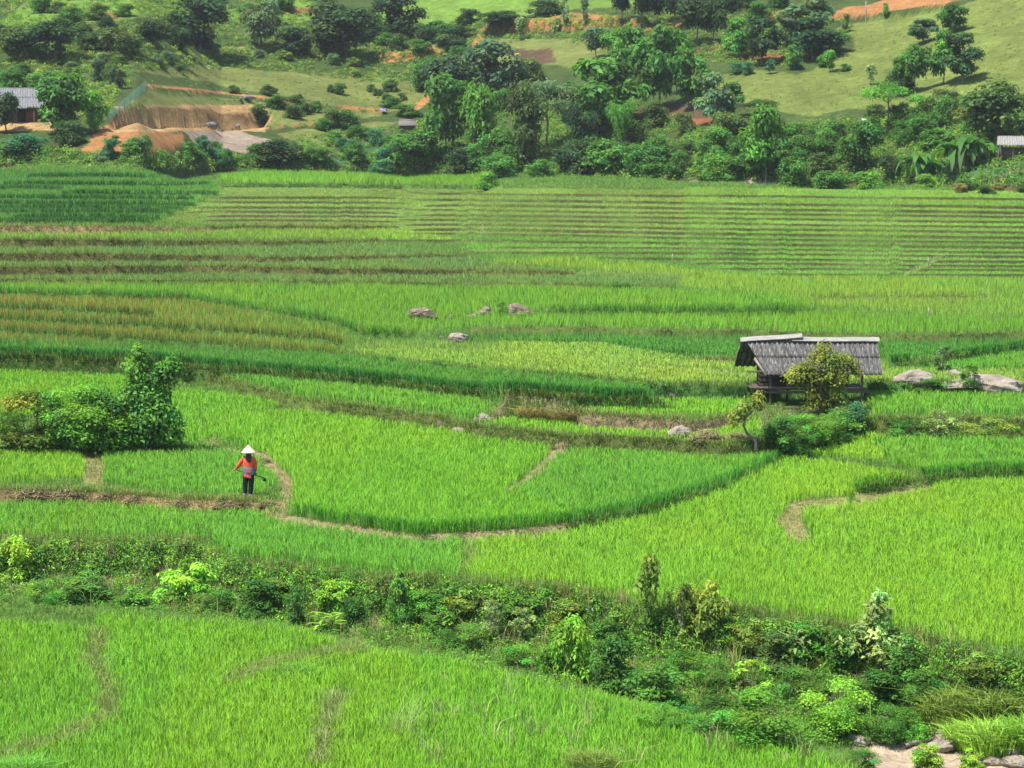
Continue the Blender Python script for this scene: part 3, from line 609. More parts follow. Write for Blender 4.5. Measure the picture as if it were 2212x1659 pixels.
for s in range(3):    # unit trees: height 1, crown width 1
    lb = lobe_set(10+s, 20, (0, 0, .56), .36, .34, .12, .2)
    proto('broad', crown(lb, 3600, .074, 20+s, .55, .9), limbs(lb, .2, .022, s, nl=10))
    lb = lobe_set(30+s, 17, (0, 0, .60), .38, .32, .10, .17, layered=2)
    proto('layered', crown(lb, 2900, .085, 33+s, .5, .6, droop=.6), limbs(lb, .3, .018, s, nl=11))
    lb = lobe_set(50+s, 15, (0, 0, .66), .34, .27, .12, .2)
    proto('slim', crown(lb, 2300, .085, 53+s, .5, .85), limbs(lb, .45, .016, s, nl=9))
    lb = lobe_set(70+s, 15, (0, 0, .52), .36, .44, .12, .19)
    proto('column', crown(lb, 3000, .07, 73+s, .5, .9), limbs(lb, .1, .02, s, nl=8))
    lb = lobe_set(90+s, 16, (0, 0, .40), .36, .36, .12, .2)+lobe_set(95+s, 9, (0, 0, .15), .38, .10, .12, .18)
    proto('bush', crown(lb, 3400, .075, 93+s, .5, .8), limbs(lb, .05, .018, s, nl=7, stems=3, ztop=.6), 'foliage', 'stem')
    lb = lobe_set(110+s, 9, (0, 0, .62), .3, .32, .10, .17)
    proto('sapling', crown(lb, 520, .13, 113+s, .45, .8, droop=.5), limbs(lb, .2, .014, s, nl=7))
    lb = [(x, y, .78-.9*(x*x+y*y)+random.uniform(-.05, .04), r_) for (x, y, z, r_) in lobe_set(130+s, 20, (0, 0, .7), .44, .1, .08, .14)]
    proto('feathery', crown(lb, 3600, .05, 133+s, .28, .5, droop=.4), limbs(lb, .4, .016, s, nl=12))
    L, lb, r = [], [], random.Random(150+s)
    for q in range(9):
        a = r.uniform(0, 6.28); b = r.uniform(.02, .1); e = r.uniform(.15, .42); hh = r.uniform(.7, 1)
        pts = [(math.cos(a)*(b+e*k**2.4), math.sin(a)*(b+e*k**2.4), hh*(k-.12*k**4)) for k in (0, .25, .5, .75, 1)]
        L.append((pts, [.012, .011, .009, .006, .003], 5))
        for k in (.35, .5, .62, .74, .86, .97): lb.append((math.cos(a)*(b+e*k**2.4), math.sin(a)*(b+e*k**2.4), hh*(k-.12*k**4), r.uniform(.06, .11)))
    proto('bamboo', crown(lb, 3200, .085, 153+s, .2, 1.1, droop=1.2, up=.2, lv=.16), L, 'foliage', 'culms')
    # near shrubs: bigger leaf counts
    lb = lobe_set(170+s, 20, (0, 0, .48), .36, .38, .10, .17)+lobe_set(175+s, 11, (0, 0, .15), .40, .10, .10, .16)
    proto('shrub', crown(lb, 4600, .066, 173+s, .5, .85, droop=.5), limbs(lb, .05, .014, s, nl=10, stems=4, ztop=.7, kink=.04), 'foliage', 'stem')
    lb = lobe_set(190+s, 18, (0, 0, .50), .36, .38, .10, .17)+lobe_set(195+s, 9, (0, 0, .17), .38, .12, .10, .16)
    proto('bigleaf', crown(lb, 3000, .085, 193+s, .42, .85, droop=.9), limbs(lb, .05, .014, s, nl=10, stems=4, ztop=.7, kink=.04), 'foliage', 'stem')
    lb = lobe_set(210+s, 18, (0, 0, .46), .36, .40, .09, .17)+lobe_set(215+s, 14, (0, 0, .14), .42, .10, .09, .15)
    proto('finebush', crown(lb, 6500, .042, 213+s, .45, .85, droop=.4), limbs(lb, .05, .012, s, nl=8, stems=4, ztop=.6), 'foliage', 'stem')
    # upright leafy plant tapering to a point
    lb = [(random.uniform(-1, 1)*.34*(1-z)**.8, random.uniform(-1, 1)*.34*(1-z)**.8, z, .06+.13*(1-z)) for z in np.linspace(.1, .97, 22)]
    proto('spire', crown(lb, 2000, .085, 233+s, .42, .9, droop=.7), limbs(lb, .05, .012, s, nl=9, stems=2, ztop=.9), 'foliage', 'stem')
    # open, few-leaved upright shrub
    lb = lobe_set(250+s, 26, (0, 0, .56), .36, .42, .05, .10)
    proto('open', crown(lb, 1100, .075, 253+s, .4, 1.0, droop=.5, shell=.2), limbs(lb, .05, .012, s, nl=13, stems=4, ztop=.8, kink=.04), 'foliage', 'stem')
    u_ = np.random.default_rng(270+s); q_ = u_.uniform(0, 1, 240)**.5*.34; a_ = u_.uniform(0, 6.28, 240)
    bl = blade_arrays(np.stack([np.cos(a_)*q_, np.sin(a_)*q_, q_*0+.02], 1), u_.uniform(.35, 1, 240)*(1-q_*.8), np.full(240, .015), np.ones((240, 3)), 8, lean=.45, spread=.08, droop=.22, cvar=.25, r=u_)
    proto('tussock', bl, None, 'blades', mat='grass')
lb = [(-.32, 0, .12, .15), (-.15, .1, .16, .16), (.02, -.1, .15, .16), (.2, .05, .14, .16), (.36, 0, .12, .13), (-.2, 0, .3, .15), (0, 0, .33, .17), (.2, -.05, .3, .15), (.33, 0, .26, .11), (-.08, 0, .47, .14), (.1, .03, .5, .15), (.24, 0, .46, .11),
      (.0, 0, .62, .12), (.16, 0, .64, .12), (-.04, 0, .76, .10), (.06, .02, .84, .085), (.0, 0, .93, .06), (.28, 0, .72, .10), (.36, 0, .80, .075), (.42, 0, .74, .07), (.3, 0, .62, .1)]
proto('leaning', crown(lb, 7500, .05, 290, .45, .95, droop=.5, lv=.2), limbs(lb, .05, .014, 6, nl=12, stems=3, ztop=.8), 'foliage', 'stem')
def strap(r, base, a, L, w, rise, arch, n=7, fold=.25, col=(1, 1, 1), tear=0):
    """one long arching leaf as a folded strip"""
    V, Q = [], []
    for i in range(n):
        k = i/(n-1); out = L*k*(1-.25*k*arch); z = rise*L*k-arch*L*k*k*.9
        wd = w*(math.sin(math.pi*min(1, .12+k*.88))**.7)*(.25 if i == 0 else 1)
        c = np.array((base[0]+math.cos(a)*out, base[1]+math.sin(a)*out, base[2]+z)); s = np.array((-math.sin(a), math.cos(a), 0))
        jit = r.uniform(-.2, .2)*tear*wd
        V += [c+s*(wd+jit)+np.array((0, 0, wd*fold)), c, c-s*(wd-jit)+np.array((0, 0, wd*fold))]
        if i: o = (i-1)*3; Q += [(o, o+1, o+4, o+3), (o+1, o+2, o+5, o+4)]
    return np.array(V), np.array(Q), None, np.tile(np.array(col)*r.uniform(.75, 1.25), (len(V), 1))
for s in range(2):
    r = random.Random(300+s); lst, L = [], []
    for q in range(3):
        a0 = r.uniform(0, 6.28); bx, by = .12*math.cos(a0)*(q > 0), .12*math.sin(a0)*(q > 0); hh = r.uniform(.25, .5)
        L.append(([(bx, by, -.03), (bx, by, hh*.5), (bx*1.2, by*1.2, hh)], [.035, .03, .018], 7))
        for k in range(11): lst.append(strap(r, (bx*1.2, by*1.2, hh*r.uniform(.85, 1)), a0+k*2.399+r.uniform(-.3, .3), r.uniform(.45, .62), .06, r.uniform(.7, 1.3), r.uniform(.9, 1.7), col=(1, 1, 1), tear=1))
    proto('banana', join_arrays(lst), L, 'leaves', 'stem')
    lst, L = [], []
    for q in range(7):
        a0 = r.uniform(0, 6.28); bx, by = r.uniform(-.14, .14), r.uniform(-.14, .14); tx, ty = bx+.16*math.cos(a0), by+.16*math.sin(a0); hh = r.uniform(.55, .95)
        L.append(([(bx, by, -.02), (bx*.5+tx*.5, by*.5+ty*.5, hh*.55), (tx, ty, hh)], [.012, .01, .005], 5))
        for k in range(9):
            f = .25+.75*k/8; lst.append(strap(r, (bx+(tx-bx)*f, by+(ty-by)*f, hh*f), a0+(k % 2)*3.14+r.uniform(-.5, .5), r.uniform(.28, .4), .034, r.uniform(.3, .8), r.uniform(.3, .8), n=5))
    proto('ginger', join_arrays(lst), L, 'leaves', 'stem')
    lst = []
    for q in range(70):
        a0 = r.uniform(0, 6.28); lst.append(strap(r, (r.uniform(-.15, .15), r.uniform(-.15, .15), 0), a0, r.uniform(.5, .95), .0045, r.uniform(.8, 1.9), r.uniform(.4, 1.3), n=6))
    proto('reed', join_arrays(lst), None, 'blades')
TINT = dict(dark=(.030, .062, .024), deep=(.022, .048, .020), blue=(.045, .085, .045), olive=(.056, .094, .028), green=(.045, .115, .024), fresh=(.075, .19, .028), grey=(.080, .130, .060),
            bright=(.12, .24, .032), lime=(.17, .28, .040), scrub=(.060, .105, .030), teal=(.04, .12, .06), pale=(.15, .21, .08), dry=(.15, .13, .05), yolive=(.12, .175, .035), mid=(.06, .145, .028))
cnt_k = {}
def plant(kind, name, u, vb, vt, w, tint, label, cat, group=None, parts=True, rot=None, lean=None, base=None, zoff=0):
    b = base or P(u, vb); s = ppm(b); Hh = max(.1, (vb-vt)/s); Wd = w/s
    i = cnt_k.get(kind, 0); cnt_k[kind] = i+1; me, tr, cn, tn = PROTO[kind][i % len(PROTO[kind])]
    rr = random.uniform(0, 6.28) if rot is None else rot
    col = np.array(TINT[tint])*TB*random.uniform(.88, 1.14); col = (*np.clip(col, 0, 1), 1)
    if parts and tr:
        o = link(name, None, None, b)
        cr = link(cn, me, o); cr.color = col; link(tn, tr, o)
    else:
        o = link(name, me, None, b); o.color = col
    o.location.z += zoff
    o.scale = (Wd*1.02*WK, Wd*1.02*WK, Hh*1.02); o.rotation_euler = (lean[0] if lean else 0, lean[1] if lean else 0, rr)
    return tag(o, label, cat, group)
TREES = [
 ('broad',120,130,42,92,'dark','dark rounded tree at the left end of the row of big trees along the track'),
 ('broad',432,108,-4,112,'dark','tallest dark tree standing over the shaded hedge at upper left'),
 ('broad',563,102,-6,76,'grey','loose greyish green tree between two darker trees at upper left'),
 ('broad',725,118,8,130,'dark','broad bluish dark tree with wide crown left of the eroded orange patch'),
 ('broad',860,77,-6,84,'deep','dark tree leaning over scrub just below the bright green upper slope'),
 ('broad',262,122,55,80,'olive','olive bushy tree in the hedge beside the wooden pole'),
 ('column',211,176,134,28,'blue','largest of three small conical trees above the green net fence'),
 ('column',242,181,145,23,'blue','middle one of three small conical trees above the green net fence'),
 ('column',262,191,154,23,'deep','lowest of three small conical trees above the green net fence'),
 ('broad',140,292,163,98,'green','big leafy tree in front of the left farmhouse roof'),
 ('broad',202,287,202,46,'fresh','bright rounded tree at the right end of the left farmhouse'),
 ('broad',14,285,194,52,'dark','dark tree cut by the left edge beside the farmhouse'),
 ('bush',150,312,254,62,'dark','dark round bush below the left farmhouse beside the orange spoil'),
 ('bush',30,192,138,60,'green','leafy crown rising behind the left farmhouse roof'),
 ('bush',105,190,150,70,'mid','green bush behind the right end of the farmhouse roof'),
 ('broad',970,216,122,95,'blue','glossy leaved tree on the left side of the central grove'),
 ('broad',1065,212,95,98,'blue','glossy leaved tree at the top of the central grove beside the red footpath'),
 ('slim',1045,346,182,64,'fresh','slim bright crowned tree on a thin trunk in front of the red footpath'),
 ('slim',965,352,178,92,'mid','thin trunked tree at the left edge of the central grove'),
 ('column',1125,366,195,92,'olive','tall dark olive tree with dense narrow crown in the central grove'),
 ('feathery',1180,326,155,126,'grey','feathery umbrella crowned tree on a pale bare trunk'),
 ('layered',1290,292,138,150,'green','widest crown of the central grove, dark and spreading'),
 ('bamboo',1250,334,212,76,'deep','dark bamboo clump in the shade of the central grove'),
 ('bamboo',1345,322,198,52,'fresh','light green bamboo clump at the right end of the central grove'),
 ('slim',1285,132,62,54,'grey','small round crowned tree just below the right end of the orange bank'),
 ('slim',1325,142,63,46,'mid','thin young tree right of the small round crowned one below the orange bank'),
 ('layered',1362,192,68,66,'mid','left tree of the three stood on shaded brown soil above the grove'),
 ('layered',1422,242,64,92,'green','tallest tree on the shaded brown soil, its thin trunk clear below the crown'),
 ('slim',1462,204,76,56,'green','right tree of the three stood on shaded brown soil above the grove'),
 ('slim',1345,56,-42,46,'deep','leftmost dark tree of the hilltop grove right of the orange bank'),
 ('slim',1384,62,-42,48,'deep','second dark tree from the left in the hilltop grove, on a thin bare trunk'),
 ('slim',1420,62,-46,56,'deep','middle dark tree of the hilltop grove, standing above red soil'),
 ('slim',1458,68,-40,58,'deep','dark tree of the hilltop grove leaning above orange soil'),
 ('slim',1505,94,-12,76,'dark','broad dark tree at the right end of the hilltop grove'),
 ('slim',1540,94,6,62,'dark','dark tree just right of the hilltop grove, on a thin dark trunk'),
 ('layered',1595,126,44,56,'mid','spreading small tree left of the bare red patch'),
 ('layered',1646,138,44,72,'dark','umbrella shaped dark tree standing on the bare red patch'),
 ('layered',1744,102,0,98,'grey','pale topped tree against the long orange cut at upper right'),
 ('layered',1754,128,44,92,'deep','dark layered tree below the pale topped one at upper right'),
 ('slim',1796,117,70,62,'mid','smaller tree to the right side of the dark layered tree on the meadow edge'),
 ('layered',1995,94,45,56,'blue','round bluish tree alone on the upper right meadow'),
 ('layered',2058,72,12,60,'green','highest tree on the right meadow, lopsided towards the right'),
 ('layered',2078,177,78,78,'dark','dark layered tree casting shade on the right meadow'),
 ('layered',2038,182,74,62,'mid','lighter tree leaning against the dark layered tree on the right meadow'),
 ('slim',1975,202,98,52,'mid','tall thin tree on the lower edge of the right meadow'),
 ('layered',1946,206,130,44,'green','small tree left of the tall thin one on the lower meadow edge'),
 ('broad',1943,208,160,56,'deep','dark round tree at the lower edge of the right meadow'),
 ('feathery',1915,292,163,108,'fresh','tall airy light green tree below the right meadow'),
 ('broad',2152,304,178,130,'olive','broad tree at the right edge above the tin roofed shed'),
 ('layered',1540,270,164,66,'grey','greyish young tree at the left margin of the right meadow'),
 ('layered',1580,260,184,46,'green','slender tree next to the greyish young tree at the meadow margin'),
 ('layered',1488,238,110,64,'green','tree with stacked foliage above the red soil left of the meadow'),
 ('slim',1655,399,245,84,'fresh','thin stemmed bright tree standing alone at the field edge'),
 ('feathery',1645,268,208,88,'olive','umbrella crowned tree behind the thin stemmed bright tree'),
 ('broad',1862,367,268,74,'green','leafy tree among the right-hand thicket, below the airy tree'),
 ('broad',1928,388,333,56,'dark','dark bushy tree left of the drooping banana plant'),
 ('bush',1052,410,366,44,'fresh','small green tree standing on the field edge in front of the grove'),
 ('broad',905,366,284,104,'mid','bushy tree right of the grey thatched hut'),
 ('broad',640,120,62,60,'dark','low dark tree beneath the gap between the two widest trees of the row'),
 ('broad',335,100,40,72,'dark','shaded dark tree left of the tallest tree at upper left'),
 ('broad',40,130,60,80,'olive','brownish olive tree at the left edge above the meadow')]
WK = 1.42
for kind, u, vb, vt, w, tint, lab in TREES:
    plant(kind, 'tree', u, vb, vt, w, tint, lab, 'tree')
SAPL = [(1125,88,41,30,'pale','pale sapling on the left end of the orange bank'), (1203,72,40,28,'pale','short pale sapling standing before the middle of the orange bank'),
 (1222,62,-8,22,'grey','thin tall sapling on the crest of the orange bank'), (1264,62,-8,26,'grey','thin tall sapling on the right half of the orange bank crest'),
 (1570,122,66,24,'mid','sapling left of the spreading small tree by the red patch'), (1708,152,100,36,'mid','low sapling between the red patch and the dark layered tree'),
 (1793,156,112,32,'fresh','light green sapling on the meadow below the dark layered tree'), (1912,38,8,24,'fresh','sapling beside the orange cut on the upper right meadow'),
 (1826,70,32,22,'olive','faint sapling left of the power pole on the right meadow'), (1880,184,142,30,'pale','pale sapling in the middle of the right meadow'),
 (1664,160,128,24,'teal','bluish sapling below the red patch'), (1120,150,118,22,'pale','sapling on the brown patch below the orange bank')]
for u, vb, vt, w, tint, lab in SAPL: plant('sapling', 'sapling', u, vb, vt, w, tint, lab, 'sapling')
for u, vb, vt, w, lab in [(2066,369,258,96,'tallest banana plant left of the tin roofed shed'), (2100,356,262,84,'banana plant leaning towards the tin roofed shed'), (1996,388,300,86,'shorter banana plant with pale drooping leaves at the field edge')]:
    plant('banana', 'banana_plant', u, vb, vt, w, 'green', lab, 'banana plant')
BUSH = [(600,350,294,112,'dark','large dark bush right of the pink gravel heap'), (48,328,284,104,'teal','bluish green vine mass below the left farmhouse'), (247,308,290,26,'scrub','lone small bush on the orange spoil slope'),
 (1000,374,312,84,'dark','dark bush at the foot of the central grove beside the dead trunk'), (1080,386,330,90,'mid','bush right of the white dead trunk at the field edge'), (830,372,340,70,'teal','low bluish bush above the field edge left of the grove'),
 (1998,405,372,66,'bright','round bright green bush at the field edge under the banana plants'), (1790,408,364,82,'mid','leafy bush at the field edge right of the thin stemmed bright tree'),
 (1876,408,366,76,'fresh','yellowish green bush at the field edge left of the round bright one'), (1775,372,324,62,'olive','olive bush in the right thicket above the field edge'),
 (1712,404,330,80,'mid','tall bush right behind the thin stemmed bright tree'), (1560,390,330,110,'mid','wide bush in the thicket left of the thin stemmed bright tree'),
 (2090,410,385,50,'mid','small bush at the right field edge before the fenced garden'), (845,232,206,50,'green','bush just above the purple umbrella'), (880,250,222,70,'green','dark green bush between umbrella and thatched hut'),
 (990,86,52,80,'dark','dark bush under the bright upper slope, left of the orange bank'), (1090,50,20,110,'dark','hedge of dark bushes along the top of the orange bank'), (1180,32,-6,90,'dark','dark bush mass above the middle of the orange bank'),
 (948,80,40,70,'green','green bush left of the steep red footpath'), (975,110,70,56,'dark','dark round bush beside the steep red footpath'), (1010,50,15,60,'deep','shaded bush right of the bright upper slope'),
 (560,245,222,50,'scrub','bush at the right rim of the orange cut bank'), (565,268,236,36,'olive','straggly bush hanging over the end of the orange cut bank')]
WK = 1.1
for u, vb, vt, w, tint, lab in BUSH: plant('bush', 'bush', u, vb, vt, w, tint, lab, 'bush')
WK = 1.05
# bushes that nothing tells apart, zone by zone
ZONES = [
 ([(0,60),(330,75),(700,70),(800,80),(790,112),(500,112),(200,112),(0,125)], 20, (34, 54), (.6, .85), ('deep','dark','olive','scrub'), 'dark bush in the shaded hedge along the upper left track', 'hedge bushes along the upper left track'),
 ([(0,-10),(420,-10),(700,-10),(700,50),(300,55),(0,60)], 13, (26, 46), (.5, .8), ('green','olive','scrub'), 'low green bush on the slope above the upper left track', 'bushes above the upper left track'),
 ([(0,140),(200,118),(480,115),(800,120),(800,165),(560,160),(300,160),(180,180),(0,185)], 24, (18, 34), (.5, .8), ('scrub','yolive','grey'), 'low scrub bush on the slope between upper left track and meadow', 'scrub bushes above the left meadow'),
 ([(240,330),(420,315),(560,330),(560,362),(200,362)], 20, (18, 34), (.6, 1.0), ('mid','teal','grey'), 'bluish green bush below the orange spoil and pink gravel', 'bushes below the orange spoil'),
 ([(330,190),(800,190),(960,200),(830,225),(560,210)], 20, (12, 24), (.6, .9), ('scrub','olive'), 'small bush dotted over the left meadow above the red path', 'small bushes on the left meadow'),
 ([(590,225),(820,255),(760,290),(640,300)], 14, (22, 40), (.55, .9), ('green','scrub'), 'bush on the grassy slope right of the orange cut bank', 'bushes right of the orange cut bank'),
 ([(640,340),(760,300),(870,280),(880,350),(760,362),(650,370)], 15, (24, 44), (.5, .9), ('mid','green','teal'), 'bush in the rank growth left of the central grove', 'bushes left of the central grove'),
 ([(900,330),(1140,350),(1480,350),(1480,388),(1150,390),(900,370)], 26, (40, 70), (.55, .85), ('green','mid','dark'), 'bush in the thicket along the field edge below the central grove', 'thicket bushes below the central grove'),
 ([(1150,300),(1330,310),(1420,270),(1640,290),(1760,260),(1860,300),(1860,380),(1500,385),(1200,350)], 46, (30, 58), (.6, .95), ('mid','scrub','green','olive'), 'bush of the rank thicket right of the central grove', 'thicket bushes right of the central grove'),
 ([(1860,250),(2000,220),(2120,240),(2212,290),(2100,300),(2040,330),(1880,330)], 22, (30, 56), (.6, .9), ('mid','green','olive'), 'bush on the slope behind the banana plants', 'bushes behind the banana plants'),
 ([(920,120),(1050,160),(1200,170),(1360,200),(1340,260),(1000,250),(900,200)], 22, (34, 60), (.6, .9), ('green','scrub','blue'), 'undergrowth bush inside the central grove', 'undergrowth of the central grove'),
 ([(770,60),(960,70),(1030,100),(1000,125),(820,110)], 14, (24, 44), (.5, .8), ('green','dark','scrub'), 'bush on the slope left of the steep red footpath', 'bushes left of the steep footpath'),
 ([(1450,140),(1600,150),(1700,135),(1860,150),(1700,170),(1500,180)], 8, (16, 28), (.7, .9), ('mid','teal'), 'little bush at the upper rim of the right meadow', 'little bushes on the rim of the right meadow'),
 ([(1400,10),(1600,0),(1750,0),(1700,40),(1600,60),(1500,60)], 14, (26, 46), (.6, .9), ('dark','green'), 'dark bush under the hilltop grove', 'bushes under the hilltop grove'),
 ([(1930,408),(2212,412),(2212,424),(1930,416)], 8, (20, 34), (.4, .7), ('olive','dry'), 'low brownish bush along the earth bank at the right field edge', 'bushes on the right earth bank')]
for poly, n, ws, hs, tints, lab, grp in ZONES:
    us = [p[0] for p in poly]; vs = [p[1] for p in poly]; k = 0; tries = 0; n = int(n*.86)
    while k < n and tries < 4000:
        tries += 1; u, v = random.uniform(min(us), max(us)), random.uniform(min(vs), max(vs))
        if not inpoly(np.array([[u]]), np.array([[v]]), poly)[0, 0]: continue
        w = random.uniform(*ws)*1.5; plant('bush', 'bush', u, v, v-w*random.uniform(*hs), w, random.choice(tints), lab, 'bush', grp, parts=False); k += 1
